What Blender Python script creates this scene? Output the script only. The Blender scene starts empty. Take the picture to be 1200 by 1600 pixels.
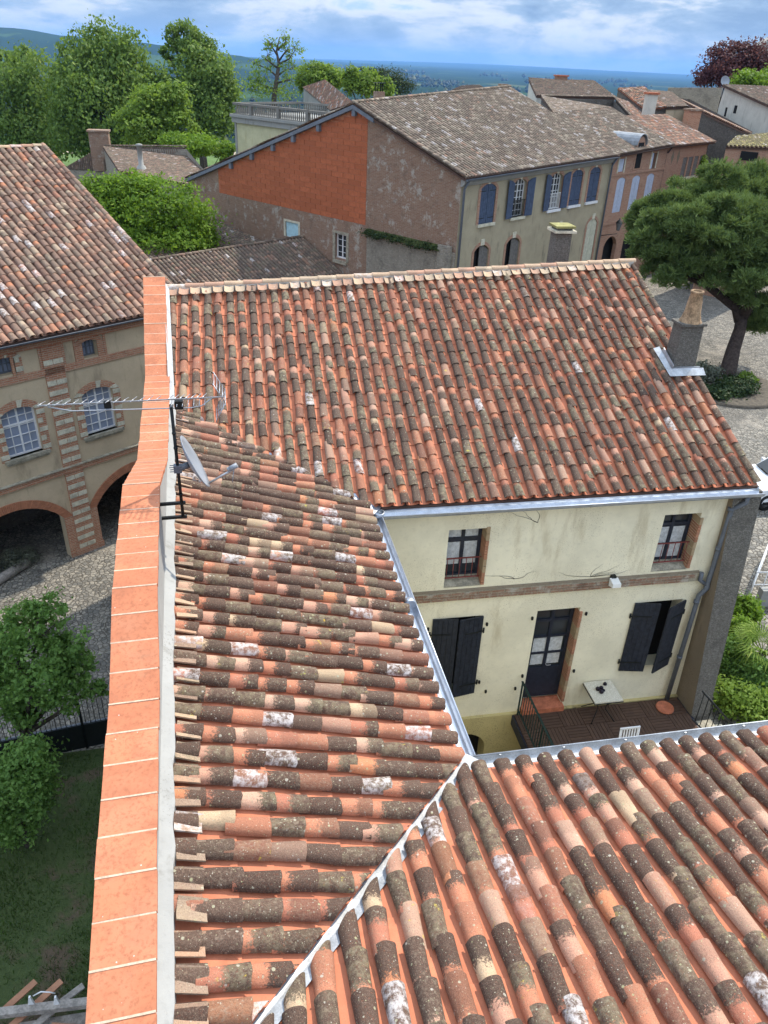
import bpy, bmesh, math, random
import numpy as np
from mathutils import Matrix, Vector

S = bpy.context.scene
COL = S.collection
random.seed(7); RNG = np.random.default_rng(7)
R = math.radians

# ------------------------------------------------------------------ camera
# metres; x runs along the courtyard house's eave, y away from the viewer, z is height relative to the lens
FPX, PITCH, ROLL, YAW = 1202.0, R(30.5), R(2.5), R(11.5)
CAM = np.array([-2.255, -11.66, 0.0])
def _rot(v):
    c, s = math.cos(YAW), math.sin(YAW)
    return np.array([v[0]*c + v[1]*s, -v[0]*s + v[1]*c, v[2]])
_F = _rot((0, math.cos(PITCH), -math.sin(PITCH)))
_R0 = _rot((1, 0, 0)); _U0 = _rot((0, math.sin(PITCH), math.cos(PITCH)))
_R = _R0*math.cos(ROLL) + _U0*math.sin(ROLL)
_U = _U0*math.cos(ROLL) - _R0*math.sin(ROLL)
cam = bpy.data.cameras.new('camera'); camo = bpy.data.objects.new('camera', cam); COL.objects.link(camo)
cam.sensor_fit = 'VERTICAL'; cam.sensor_height = 36.0; cam.lens = 36.0*FPX/1600.0
cam.clip_start = 0.1; cam.clip_end = 90000
camo.matrix_world = Matrix(((_R[0], _U[0], -_F[0], CAM[0]), (_R[1], _U[1], -_F[1], CAM[1]), (_R[2], _U[2], -_F[2], CAM[2]), (0, 0, 0, 1)))
S.camera = camo
S.render.resolution_x, S.render.resolution_y = 768, 1024

# ------------------------------------------------------------------ light
SUN_AZ, SUN_EL = R(52), R(50)          # azimuth measured from +y towards +x
SUNV = np.array([math.sin(SUN_AZ)*math.cos(SUN_EL), math.cos(SUN_AZ)*math.cos(SUN_EL), math.sin(SUN_EL)])
W = bpy.data.worlds.new('World'); S.world = W; W.use_nodes = True
def build_world():
    nt = W.node_tree; nt.nodes.clear(); L = nt.links.new
    out = nt.nodes.new('ShaderNodeOutputWorld'); bg = nt.nodes.new('ShaderNodeBackground')
    sky = nt.nodes.new('ShaderNodeTexSky'); sky.sky_type = 'NISHITA'; sky.sun_disc = False
    sky.sun_elevation = SUN_EL; sky.sun_rotation = SUN_AZ; sky.altitude = 150; sky.air_density = 1.0; sky.dust_density = 0.6; sky.ozone_density = 1.5
    tc = nt.nodes.new('ShaderNodeTexCoord'); sep = nt.nodes.new('ShaderNodeSeparateXYZ'); L(tc.outputs['Generated'], sep.inputs[0])
    def math_(op, a, b=None, clamp=False):
        n = nt.nodes.new('ShaderNodeMath'); n.operation = op; n.use_clamp = clamp
        for i, x in enumerate((a, b)):
            if x is None: continue
            if isinstance(x, (int, float)): n.inputs[i].default_value = x
            else: L(x, n.inputs[i])
        return n.outputs[0]
    cmb = nt.nodes.new('ShaderNodeVectorMath'); cmb.operation = 'MULTIPLY'; L(tc.outputs['Generated'], cmb.inputs[0]); cmb.inputs[1].default_value = (1, 1, 3.2)
    def noise(scale, det, rough, w):
        n = nt.nodes.new('ShaderNodeTexNoise'); n.noise_dimensions = '4D'; n.inputs['Scale'].default_value = scale; n.inputs['Detail'].default_value = det
        n.inputs['Roughness'].default_value = rough; n.inputs['W'].default_value = w; n.inputs['Distortion'].default_value = 0.35
        L(cmb.outputs[0], n.inputs['Vector']); return n.outputs['Fac']
    def ramp(fac, stops):
        n = nt.nodes.new('ShaderNodeValToRGB'); cr = n.color_ramp
        while len(cr.elements) < len(stops): cr.elements.new(0.5)
        for e, (p, c) in zip(cr.elements, stops): e.position = p; e.color = (*c, 1)
        L(fac, n.inputs[0]); return n.outputs[0]
    def mix(f, a, b):
        n = nt.nodes.new('ShaderNodeMix'); n.data_type = 'RGBA'
        for i, x in ((0, f), (6, a), (7, b)):
            if isinstance(x, (int, float)): n.inputs[i].default_value = x
            elif isinstance(x, tuple): n.inputs[i].default_value = (*x, 1)
            else: L(x, n.inputs[i])
        return n.outputs[2]
    big = noise(5.6, 8, 0.54, 3.3); fine = noise(15, 8, 0.6, 9.1)
    dens = math_('ADD', math_('MULTIPLY', big, 0.72), math_('MULTIPLY', fine, 0.28))
    cover = ramp(dens, [(0.40, (0, 0, 0)), (0.45, (1, 1, 1))])
    shade = ramp(dens, [(0.43, (3.8, 3.85, 3.9)), (0.475, (3.1, 3.3, 3.6)), (0.52, (1.5, 2.05, 2.8)), (0.58, (0.8, 1.3, 2.1))])
    blue = mix(0.75, sky.outputs[0], (0.45, 1.25, 2.9))
    col = mix(cover, blue, shade)
    # pale band of far cloud just above the horizon
    el = ramp(sep.outputs[2], [(0.0, (1, 1, 1)), (0.035, (0.55, 0.55, 0.55)), (0.10, (0, 0, 0))])
    col = mix(math_('MULTIPLY', el, 0.45), col, (2.6, 3.1, 3.6))
    # an overcast sky brightens evenly from the horizon to three times that at the zenith
    k3 = math_('ADD', math_('MULTIPLY', math_('MAXIMUM', sep.outputs[2], 0.0), 2.0), 1.0); vm = nt.nodes.new('ShaderNodeVectorMath'); vm.operation = 'SCALE'; L(col, vm.inputs[0]); L(k3, vm.inputs['Scale']); col = vm.outputs[0]
    L(col, bg.inputs[0]); bg.inputs[1].default_value = 0.15
    L(bg.outputs[0], out.inputs[0])
build_world()
sl = bpy.data.lights.new('sun', 'SUN'); sl.energy = 3.3; sl.angle = R(1.2); sl.color = (1.0, 0.92, 0.80)
so = bpy.data.objects.new('sun', sl); COL.objects.link(so)
so.rotation_euler = Vector(-SUNV).to_track_quat('-Z', 'Y').to_euler(); so.location = (20, 10, 40)
S.view_settings.view_transform = 'Standard'; S.view_settings.look = 'None'; S.view_settings.gamma = 1.0
S.view_settings.exposure = 0.78; S.view_settings.use_curve_mapping = False
S.render.engine = 'CYCLES'

# ------------------------------------------------------------------ pixel helpers
EX, EY, EZ = np.eye(3)
def V3(*a): return np.array(a, float)
def ray(u, v): return _F*FPX + _R*(u-600) - _U*(v-800)
def on(u, v, P, n):
    d = ray(u, v); return CAM + d*(((np.asarray(P)-CAM) @ n)/(d @ n))
def atz(u, v, z): return on(u, v, V3(0, 0, z), EZ)
def atd(u, v, D): return CAM + ray(u, v)*(D/FPX)
def nrm(v): v = np.asarray(v, float); return v/np.linalg.norm(v)

# ------------------------------------------------------------------ meshes
class MB:
    def __init__(s): s.v = []; s.f = []; s.sm = []; s.rnd = []; s.tl = []
    def add(s, verts, faces, smooth=False, rnd=0.0, tl=None):
        o = len(s.v); verts = [tuple(map(float, p)) for p in verts]
        s.v += verts; s.f += [tuple(o+i for i in f) for f in faces]
        s.sm += ([smooth]*len(faces) if isinstance(smooth, bool) else list(smooth))
        s.rnd += [rnd]*len(verts); s.tl += (list(tl) if tl is not None else [0.0]*len(verts)); return s
    def poly(s, *pts, rnd=0.0): return s.add(pts, [tuple(range(len(pts)))], rnd=rnd)
    def box(s, o, a, b, c, rnd=0.0):
        o, a, b, c = map(np.asarray, (o, a, b, c))
        p = [o, o+a, o+a+b, o+b, o+c, o+a+c, o+a+b+c, o+b+c]
        f = [(0, 3, 2, 1), (4, 5, 6, 7), (0, 1, 5, 4), (1, 2, 6, 5), (2, 3, 7, 6), (3, 0, 4, 7)]
        if np.dot(np.cross(a, b), c) < 0: f = [q[::-1] for q in f]
        return s.add(p, f, rnd=rnd)
    def bx(s, x0, x1, y0, y1, z0, z1, rnd=0.0): return s.box((x0, y0, z0), (x1-x0, 0, 0), (0, y1-y0, 0), (0, 0, z1-z0), rnd)
    def prism(s, pts, ext, rnd=0.0):
        n = len(pts); ext = np.asarray(ext); a = [np.asarray(p, float) for p in pts]; b = [p+ext for p in a]
        N = np.zeros(3)
        for i in range(n): N += np.cross(a[i], a[(i+1) % n])
        f = [tuple(range(n))[::-1], tuple(range(n, 2*n))] + [(i, (i+1) % n, n+(i+1) % n, n+i) for i in range(n)]
        if N @ ext < 0: f = [q[::-1] for q in f]
        return s.add(a+b, f, rnd=rnd)
    def tube(s, pts, r, seg=8, rnd=0.0, cap=True):
        pts = [np.asarray(p, float) for p in pts]; rs = r if hasattr(r, '__len__') else [r]*len(pts)
        vs, fs = [], []; ref = None
        for i, p in enumerate(pts):
            t = nrm(pts[min(i+1, len(pts)-1)] - pts[max(i-1, 0)])
            if ref is None: ref = V3(0, 0, 1) if abs(t[2]) < 0.9 else V3(1, 0, 0)
            a = nrm(np.cross(t, ref)); b = np.cross(t, a); ref = -np.cross(t, a) if False else ref
            for k in range(seg):
                q = 2*math.pi*k/seg; vs.append(p + rs[i]*(a*math.cos(q)+b*math.sin(q)))
        for i in range(len(pts)-1):
            for k in range(seg):
                k2 = (k+1) % seg; fs.append((i*seg+k, i*seg+k2, (i+1)*seg+k2, (i+1)*seg+k))
        sm = [True]*len(fs)
        if cap:
            fs += [tuple(range(seg))[::-1], tuple(range((len(pts)-1)*seg, len(pts)*seg))]; sm += [False, False]
        return s.add(vs, fs, smooth=sm, rnd=rnd)
    def lathe(s, c, prof, seg=16, axis=EZ, rnd=0.0):
        axis = nrm(axis); a = nrm(np.cross(axis, V3(1, 0, 0) if abs(axis[0]) < 0.9 else V3(0, 1, 0))); b = np.cross(axis, a)
        vs, fs = [], []
        for r, h in prof:
            for k in range(seg):
                q = 2*math.pi*k/seg; vs.append(np.asarray(c)+axis*h+r*(a*math.cos(q)+b*math.sin(q)))
        for i in range(len(prof)-1):
            for k in range(seg):
                k2 = (k+1) % seg; fs.append((i*seg+k, i*seg+k2, (i+1)*seg+k2, (i+1)*seg+k))
        return s.add(vs, fs, smooth=True, rnd=rnd)
    def mesh(s, name):
        me = bpy.data.meshes.new(name); me.from_pydata(s.v, [], s.f)
        me.polygons.foreach_set('use_smooth', s.sm)
        if any(s.rnd): me.attributes.new('trnd', 'FLOAT', 'POINT').data.foreach_set('value', np.array(s.rnd, 'f'))
        if any(s.tl): me.attributes.new('tl', 'FLOAT', 'POINT').data.foreach_set('value', np.array(s.tl, 'f'))
        # box-projected UVs in metres
        uv = me.uv_layers.new(name='UVMap'); n = len(me.loops)
        co = np.array(s.v, 'f'); li = np.empty(n, 'i'); me.loops.foreach_get('vertex_index', li)
        fn = np.empty(len(me.polygons)*3, 'f'); me.polygons.foreach_get('normal', fn); fn = fn.reshape(-1, 3)
        tot = np.empty(len(me.polygons), 'i'); me.polygons.foreach_get('loop_total', tot)
        nn = np.repeat(fn, tot, 0); P = co[li]; flat = np.abs(nn[:, 2]) > 0.8
        t = np.stack([-nn[:, 1], nn[:, 0]], 1); t /= np.maximum(np.linalg.norm(t, axis=1, keepdims=True), 1e-6)
        u = np.where(flat, P[:, 0], P[:, 0]*t[:, 0]+P[:, 1]*t[:, 1]); v = np.where(flat, P[:, 1], P[:, 2])
        uv.data.foreach_set('uv', np.stack([u, v], 1).astype('f').ravel())
        return me
    def build(s, name, mat=None, parent=None, kind=None, label=None):
        me = s.mesh(name); o = bpy.data.objects.new(name, me); COL.objects.link(o)
        if mat: me.materials.append(mat)
        if parent is not None: setp(o, parent)
        if kind: o['kind'] = kind
        if label: o['label'] = label
        return o
def setp(o, parent):
    o.parent = parent
    if parent.type == 'EMPTY': o.matrix_parent_inverse = Matrix.Translation(-parent.location)
def thing(name, label, cat, loc, group=None):
    o = bpy.data.objects.new(name, None); COL.objects.link(o); o.location = tuple(float(c) for c in loc); o.empty_display_size = 0.3
    o['label'] = label; o['category'] = cat
    if group: o['group'] = group
    return o
def tag(o, label, cat, group=None):
    o['label'] = label; o['category'] = cat
    if group: o['group'] = group
    return o

# ------------------------------------------------------------------ materials
class NT:
    def __init__(s, name):
        s.m = bpy.data.materials.new(name); s.m.use_nodes = True; s.nt = s.m.node_tree; s.nt.nodes.clear()
        s.out = s.n('OutputMaterial'); s.b = s.n('BsdfPrincipled'); s.l(s.b.outputs[0], s.out.inputs[0])
        s.b.inputs['Roughness'].default_value = 0.85; s.b.inputs['Specular IOR Level'].default_value = 0.25
        s._pos = None; s._uv = None
    def n(s, t): return s.nt.nodes.new('ShaderNode'+t)
    def l(s, a, b): s.nt.links.new(a, b)
    def set(s, sock, x):
        if isinstance(x, (int, float)): sock.default_value = x
        elif isinstance(x, tuple): sock.default_value = (*x, 1) if len(x) == 3 and sock.type == 'RGBA' else x
        else: s.l(x, sock)
    @property
    def pos(s):
        if s._pos is None: s._pos = s.n('NewGeometry').outputs['Position']
        return s._pos
    @property
    def uv(s):
        if s._uv is None: s._uv = s.n('TexCoord').outputs['UV']
        return s._uv
    def attr(s, name): a = s.n('Attribute'); a.attribute_name = name; return a.outputs['Fac']
    def rnd(s): return s.m_('FRACT', s.m_('ADD', s.attr('trnd'), s.n('ObjectInfo').outputs['Random']))
    def m_(s, op, a, b=None, c=None, clamp=False):
        n = s.n('Math'); n.operation = op; n.use_clamp = clamp
        for i, x in enumerate((a, b, c)):
            if x is not None: s.set(n.inputs[i], x)
        return n.outputs[0]
    def noise(s, scale, det=4, rough=0.55, vec=None, dist=0.0, col=False):
        n = s.n('TexNoise'); n.inputs['Scale'].default_value = scale; n.inputs['Detail'].default_value = det; n.inputs['Roughness'].default_value = rough
        n.inputs['Distortion'].default_value = dist; s.l(vec if vec is not None else s.pos, n.inputs['Vector']); return n.outputs['Color' if col else 'Fac']
    def vor(s, scale, feat='F1', vec=None, out='Distance', rnd=1.0):
        n = s.n('TexVoronoi'); n.feature = feat; n.inputs['Scale'].default_value = scale; n.inputs['Randomness'].default_value = rnd
        s.l(vec if vec is not None else s.pos, n.inputs['Vector']); return n.outputs[out]
    def scale(s, vec, k):
        n = s.n('VectorMath'); n.operation = 'MULTIPLY'; s.l(vec, n.inputs[0]); n.inputs[1].default_value = k; return n.outputs[0]
    def ramp(s, fac, stops, mode='LINEAR'):
        n = s.n('ValToRGB'); cr = n.color_ramp; cr.interpolation = mode
        while len(cr.elements) < len(stops): cr.elements.new(0.5)
        for e, (p, c) in zip(cr.elements, stops): e.position = p; e.color = (c, c, c, 1) if isinstance(c, (int, float)) else (*c, 1)
        s.set(n.inputs[0], fac); return n.outputs[0]
    def step(s, x, a, b): 
        n = s.n('MapRange'); n.interpolation_type = 'SMOOTHSTEP'; s.set(n.inputs[0], x); s.set(n.inputs[1], a); s.set(n.inputs[2], b); return n.outputs[0]
    def mix(s, f, a, b, mode='MIX'):
        n = s.n('Mix'); n.data_type = 'RGBA'; n.blend_type = mode; s.set(n.inputs[0], f); s.set(n.inputs[6], a); s.set(n.inputs[7], b); return n.outputs[2]
    def bump(s, h, strength=0.5, dist=0.01):
        n = s.n('Bump'); n.inputs['Strength'].default_value = strength; n.inputs['Distance'].default_value = dist; s.l(h, n.inputs['Height']); s.l(n.outputs[0], s.b.inputs['Normal'])
    def col(s, c): s.set(s.b.inputs['Base Color'], c)
    def rough(s, r): s.set(s.b.inputs['Roughness'], r)
def dark(c, k): return tuple(x*k for x in c)

def m_plain(name, c, rough=0.8, var=0.25, scale=3.0, metal=0.0, bump=0.15, fine=60):
    t = NT(name); a = t.noise(scale, 5); b = t.noise(fine, 3)
    f = t.m_('ADD', t.m_('MULTIPLY', a, 0.6), t.m_('MULTIPLY', b, 0.4))
    t.col(t.mix(t.step(f, 0.35, 0.65), dark(c, 1-var), dark(c, 1+var*0.6))); t.rough(rough); t.b.inputs['Metallic'].default_value = metal
    if bump: t.bump(b, bump, 0.004)
    return t.m
def m_tile(name, fresh, darkc, amount=1.0, white=0.075, lich=1.0, shift=.23):
    t = NT(name); r = t.rnd(); fr = lambda k: t.m_('FRACT', t.m_('MULTIPLY', r, k))
    r2, r3, r4, r5 = fr(17.31), fr(61.73), fr(131.17), fr(7.77); tl = t.attr('tl')
    n1, n2, n3 = t.noise(12, 6, 0.7), t.noise(48, 5, 0.7), t.noise(190, 3, 0.7)
    base = t.ramp(r, fresh, 'CONSTANT')
    base = t.mix(0.45, base, t.mix(n2, dark(fresh[0][1], 0.55), (0.58, 0.37, 0.26)), 'MIX')
    base = t.mix(0.55, base, t.ramp(r, fresh, 'CONSTANT'))
    dk = t.mix(t.step(t.m_('ADD', t.m_('MULTIPLY', n2, .6), t.m_('MULTIPLY', n3, .4)), 0.40, 0.62), darkc[0], darkc[1])
    dk = t.mix(t.m_('MULTIPLY', t.step(r3, 0.62, 0.78), t.step(n1, 0.38, 0.62)), dk, darkc[2])
    dk = t.mix(t.m_('MULTIPLY', r5, .38), dk, tuple(darkc[1][i]*1.45 for i in range(3)))
    thr = t.m_('SUBTRACT', t.m_('MULTIPLY', r2, 0.88), shift)
    e = t.m_('ADD', tl, t.m_('ADD', t.m_('MULTIPLY', t.m_('SUBTRACT', n1, 0.5), 0.42), t.m_('ADD', t.m_('MULTIPLY', t.m_('SUBTRACT', n2, 0.5), 0.55), t.m_('MULTIPLY', t.m_('SUBTRACT', n3, 0.5), 0.30))))
    m = t.step(t.m_('SUBTRACT', e, thr), -0.05, 0.09)
    m = t.m_('MULTIPLY', m, t.m_('ADD', 0.60, t.m_('MULTIPLY', t.step(n2, 0.25, 0.50), 0.40)))
    m = t.m_('MULTIPLY', m, t.ramp(r4, [(0.0, 0.30), (0.10, 0.65), (0.20, amount)], 'CONSTANT'))
    c = t.mix(m, base, dk)
    crust = t.m_('MULTIPLY', t.step(t.noise(30, 8, 0.78), 0.50, 0.64), t.step(r3, 0.15, 0.7))
    c = t.mix(t.m_('MULTIPLY', crust, 0.45*lich), c, t.mix(r2, (0.42, 0.33, 0.245), (0.32, 0.29, 0.19)))
    for sc_, lim in ((22, .80), (58, .70)):
        vd = t.vor(sc_); vc = t.n('SeparateColor'); t.l(t.vor(sc_, out='Color'), vc.inputs[0]); rad_ = t.m_('MULTIPLY', vc.outputs[2], .34)
        spot = t.m_('MULTIPLY', t.step(t.m_('SUBTRACT', t.m_('ADD', vd, t.m_('MULTIPLY', t.m_('SUBTRACT', n3, .5), .25)), rad_), 0.05, -0.03), t.step(vc.outputs[0], lim, lim+.03))
        c = t.mix(t.m_('MULTIPLY', spot, 0.7*lich), c, t.mix(vc.outputs[1], (0.50, 0.47, 0.40), (0.38, 0.38, 0.20)))
    pore = t.noise(120, 4, .75); c = t.mix(t.m_('MULTIPLY', t.step(pore, .52, .64), .55), c, (0.035, 0.025, 0.02)); c = t.mix(t.m_('MULTIPLY', t.m_('MULTIPLY', t.step(pore, .46, .36), m), .30*lich), c, (0.44, 0.35, 0.27))
    yel = t.m_('MULTIPLY', t.step(t.noise(9, 6, 0.72), 0.62, 0.70), t.step(r3, 0.80, 0.84))
    c = t.mix(t.m_('MULTIPLY', yel, 0.9*lich), c, t.mix(r5, (0.55, 0.34, 0.04), (0.42, 0.44, 0.10)))
    wm = t.m_('MULTIPLY', t.step(t.noise(13, 7, 0.75), 0.40, 0.62), t.step(r5, 1-white, 1-white+0.01))
    c = t.mix(t.m_('MULTIPLY', wm, 0.8), c, (0.60, 0.56, 0.54))
    t.col(c); t.rough(0.92)
    t.bump(t.m_('ADD', n2, t.m_('MULTIPLY', n3, 0.5)), 0.75, 0.010)
    return t.m
TERRA = [(0.0, (0.44, 0.165, 0.09)), (0.30, (0.45, 0.235, 0.16)), (0.52, (0.36, 0.125, 0.075)), (0.77, (0.47, 0.35, 0.22)), (0.83, (0.49, 0.30, 0.21)), (0.94, (0.48, 0.18, 0.08))]
OLDDK = [(0.022, 0.015, 0.012), (0.120, 0.074, 0.053), (0.16, 0.13, 0.08)]
TERRA = [(p_, tuple(min(.75, x*1.14) for x in c_)) for p_, c_ in TERRA]
M_TILE = m_tile('old_roof_tile', TERRA, OLDDK)
M_TILEA = m_tile('mossy_old_roof_tile', [(p_, dark(c_, .88)) for p_, c_ in TERRA], [(0.022, 0.016, 0.013), (0.115, 0.076, 0.055), (0.18, 0.16, 0.10)], white=.03, shift=.30)
M_TILEB = m_tile('pale_roof_tile', [(0.0, (0.36, 0.19, 0.125)), (0.25, (0.42, 0.25, 0.17)), (0.5, (0.35, 0.14, 0.085)), (0.72, (0.42, 0.33, 0.23)), (0.85, (0.44, 0.17, 0.085))],
                  [(0.075, 0.05, 0.04), (0.19, 0.125, 0.095), (0.22, 0.18, 0.13)], amount=0.85, white=0.06, lich=0.6)
M_TILEG = m_tile('grey_brown_roof_tile', [(0.0, (0.24, 0.185, 0.14)), (0.3, (0.30, 0.235, 0.18)), (0.6, (0.36, 0.31, 0.235)), (0.9, (0.34, 0.20, 0.14))],
                  [(0.055, 0.042, 0.034), (0.17, 0.13, 0.098), (0.19, 0.165, 0.12)], amount=0.95, white=0.07, lich=0.6)
M_TILED = m_tile('dark_roof_tile', [(0.0, (0.19, 0.12, 0.09)), (0.3, (0.22, 0.15, 0.11)), (0.6, (0.25, 0.20, 0.15)), (0.85, (0.24, 0.13, 0.09))],
                  [(0.045, 0.036, 0.03), (0.12, 0.09, 0.07), (0.13, 0.12, 0.08)], amount=0.9, white=0.03, lich=0.5)
def m_channel(name, c, rv=.16):
    t = NT(name); r = t.rnd(); n1, n2 = t.noise(7, 4), t.noise(70, 3)
    k = t.mix(r, dark(c, 1-rv), dark(c, 1+rv*.7)); k = t.mix(t.step(n1, 0.35, 0.75), k, dark(c, 0.8)); k = t.mix(t.m_('MULTIPLY', t.step(n2, 0.55, 0.7), 0.35), k, dark(c, 0.6))
    t.col(k); t.rough(0.8); t.bump(n2, 0.2, 0.003); return t.m
def m_cope(name, c, rv):
    t = NT(name); r = t.rnd(); n1, n2, n3 = t.noise(3.5, 6, .65), t.noise(28, 6, .7), t.noise(110, 3)
    k = t.mix(r, dark(c, 1-rv), dark(c, 1+rv)); k = t.mix(t.step(n1, .40, .66), k, (c[0]*.80, c[1]*.80, c[2]*.82)); k = t.mix(t.m_('MULTIPLY', t.step(t.noise(1.3, 5, .6), .45, .65), .5), k, (c[0]*1.05, c[1]*1.25, c[2]*1.4)); k = t.mix(t.m_('MULTIPLY', t.step(n2, .48, .66), .7), k, dark(c, .62)); k = t.mix(t.m_('MULTIPLY', t.step(t.noise(9, 7, .75), .56, .68), .45), k, (.30, .15, .09))
    vd = t.vor(16); vc = t.n('SeparateColor'); t.l(t.vor(16, out='Color'), vc.inputs[0]); k = t.mix(t.m_('MULTIPLY', t.step(vd, .11, .06), t.step(vc.outputs[0], .86, .88)), k, (.62, .56, .50))
    t.col(k); t.rough(.85); t.bump(t.m_('ADD', n2, t.m_('MULTIPLY', n3, .5)), .35, .005); return t.m
M_CHAN = m_channel('new_channel_tile', (0.56, 0.195, 0.105))
M_CHANO = m_channel('old_channel_tile', (0.16, 0.10, 0.075))
M_CHANB = m_channel('brown_channel_tile', (0.22, 0.12, 0.085))
M_COPE = m_cope('coping_terracotta', (0.49, 0.178, 0.09), .12)
M_CUT = m_tile('cut_end_tile', [(0.0, (0.46, 0.28, 0.18)), (0.4, (0.40, 0.21, 0.14)), (0.7, (0.50, 0.36, 0.24))], [(0.12, 0.09, 0.07), (0.3, 0.22, 0.16), (0.25, 0.2, 0.13)], amount=0.8, white=0.1)
M_FILL = m_tile('cut_tile', [(0.0, (0.62, 0.43, 0.28)), (0.4, (0.55, 0.30, 0.20)), (0.7, (0.60, 0.47, 0.32))], [(0.12, 0.09, 0.07), (0.3, 0.22, 0.16), (0.25, 0.2, 0.13)], amount=0.35, white=0.1)
M_DECK = m_plain('roof_board', (0.10, 0.06, 0.045))
M_ZINC = m_plain('zinc', (0.50, 0.54, 0.60), 0.38, 0.18, 5, 0.75, 0.08)
M_LEAD = m_plain('pale_zinc', (0.42, 0.44, 0.46), 0.5, 0.3, 6, 0.35, 0.1)
M_MORTAR = m_plain('lime_mortar', (0.52, 0.48, 0.42), 0.95, 0.3, 6, 0, 0.5)
M_CJOINT = m_plain('coping_joint', (0.55, 0.40, 0.29), 0.95, 0.25, 9, 0, 0.4)
M_PIPE = m_plain('grey_downpipe', (0.12, 0.135, 0.16), 0.5, 0.15, 5, 0.1, 0.05)
M_SHUT = m_plain('charcoal_shutter_paint', (0.022, 0.026, 0.036), 0.55, 0.45, 12, 0, 0.3)
M_DARKWOOD = m_plain('dark_blue_door_paint', (0.022, 0.026, 0.04), 0.45, 0.3, 9)
M_IRON = m_plain('black_iron', (0.012, 0.014, 0.014), 0.5, 0.3, 9)
M_GIRON = m_plain('dark_green_iron', (0.012, 0.03, 0.024), 0.5, 0.3, 9)
M_RIRON = m_plain('red_oxide_iron', (0.20, 0.05, 0.045), 0.6, 0.3, 9)
M_WHITE = m_plain('white_paint', (0.72, 0.72, 0.72), 0.5, 0.08, 8)
M_ALU = m_plain('aluminium', (0.42, 0.43, 0.45), 0.4, 0.1, 8, 0.7)
M_DISH = m_plain('grey_dish', (0.27, 0.29, 0.32), 0.45, 0.06, 8, 0.1)
M_CURT = m_plain('net_curtain', (0.50, 0.52, 0.54), 0.9, 0.25, 14)
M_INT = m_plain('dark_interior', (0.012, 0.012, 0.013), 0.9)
M_STONE = m_plain('pale_stone', (0.56, 0.52, 0.40), 0.9, 0.3, 5, 0, 0.6, 30)
M_SILL = m_plain('weathered_sill', (0.33, 0.30, 0.23), 0.9, 0.4, 6, 0, 0.6, 30)
M_GREYW = m_plain('grey_gable_trim', (0.16, 0.18, 0.21), 0.7, 0.2, 4)
M_BLUE = m_plain('slate_blue_paint', (0.06, 0.085, 0.14), 0.6, 0.25, 6)
M_PALEBLUE = m_plain('pale_blue_grey_paint', (0.42, 0.47, 0.58), 0.6, 0.15, 6)
M_CREAMP = m_plain('cream_paint', (0.50, 0.49, 0.38), 0.7, 0.2, 6)
M_AQUA = m_plain('pale_aqua_paint', (0.42, 0.62, 0.68), 0.6, 0.15, 6)
M_GREYSH = m_plain('grey_wood_shutter', (0.15, 0.14, 0.13), 0.8, 0.3, 8)
M_LAMPW = m_plain('white_plastic', (0.75, 0.75, 0.72), 0.4, 0.05)
M_POT = m_plain('terracotta_pot', (0.45, 0.15, 0.08), 0.8, 0.3, 9)
M_PEBBLE_TABLE = NT('mosaic_table_top')
t = M_PEBBLE_TABLE; t.col(t.mix(t.step(t.vor(55), 0.15, 0.5), (0.75, 0.73, 0.64), (0.5, 0.47, 0.38))); M_TABLE = t.m
M_FRUIT = m_plain('dark_aubergine_skin', (0.010, 0.006, 0.016), 0.3, 0.3, 9)
M_BARK = m_plain('bark', (0.075, 0.06, 0.048), 0.95, 0.5, 6, 0, 1.0, 25)
M_LOG = m_plain('weathered_log', (0.30, 0.27, 0.24), 0.95, 0.4, 5, 0, 1.0, 25)
def m_glass(name, c=(0.03, 0.035, 0.04), rough=0.08):
    t = NT(name); t.col(c); t.rough(rough); t.b.inputs['Specular IOR Level'].default_value = 0.6; return t.m
M_GLASS = m_glass('window_glass')
M_PANEB = m_glass('painted_reflection_glass', (0.27, 0.31, 0.40), 0.12)  # blue-white sky reflection painted into the pane colour, no curtain behind
def m_brick(name, c1, c2, mortar, w=0.30, h=0.065, ms=0.012, patch=None, patchamt=0.5, dirt=0.3):
    t = NT(name); b = t.n('TexBrick'); t.l(t.uv, b.inputs['Vector']); b.offset = 0.5
    b.inputs['Scale'].default_value = 1.0; b.inputs['Brick Width'].default_value = w; b.inputs['Row Height'].default_value = h; b.inputs['Mortar Size'].default_value = ms; b.inputs['Mortar Smooth'].default_value = 0.3; b.inputs['Bias'].default_value = 0.0
    t.set(b.inputs['Color1'], c1); t.set(b.inputs['Color2'], c2); t.set(b.inputs['Mortar'], mortar)
    n1, n2 = t.noise(1.6, 9, 0.78), t.noise(30, 4); c = b.outputs['Color']
    c = t.mix(t.m_('MULTIPLY', t.step(n2, 0.4, 0.7), 0.5), c, dark(c1, 0.55))
    if patch: c = t.mix(t.m_('MULTIPLY', t.step(n1, 0.52, 0.62), patchamt), c, t.mix(n2, dark(patch, 0.7), dark(patch, 1.2)))
    c = t.mix(t.m_('MULTIPLY', t.step(t.noise(2.2, 6, 0.7), 0.5, 0.75), dirt), c, (0.07, 0.06, 0.05))
    t.col(c); t.rough(0.95); t.bump(t.m_('ADD', t.m_('MULTIPLY', t.m_('SUBTRACT', 1.0, b.outputs['Fac']), 1.0), t.m_('MULTIPLY', n2, 0.6)), 0.6, 0.012); return t.m
M_BRICK = m_brick('pink_brick', (0.40, 0.16, 0.09), (0.50, 0.25, 0.15), (0.46, 0.36, 0.26))
M_BRICKO = m_brick('old_brick_wall', (0.25, 0.13, 0.085), (0.30, 0.19, 0.13), (0.30, 0.25, 0.19), patch=(0.42, 0.39, 0.33), patchamt=0.85, dirt=0.5)
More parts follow.
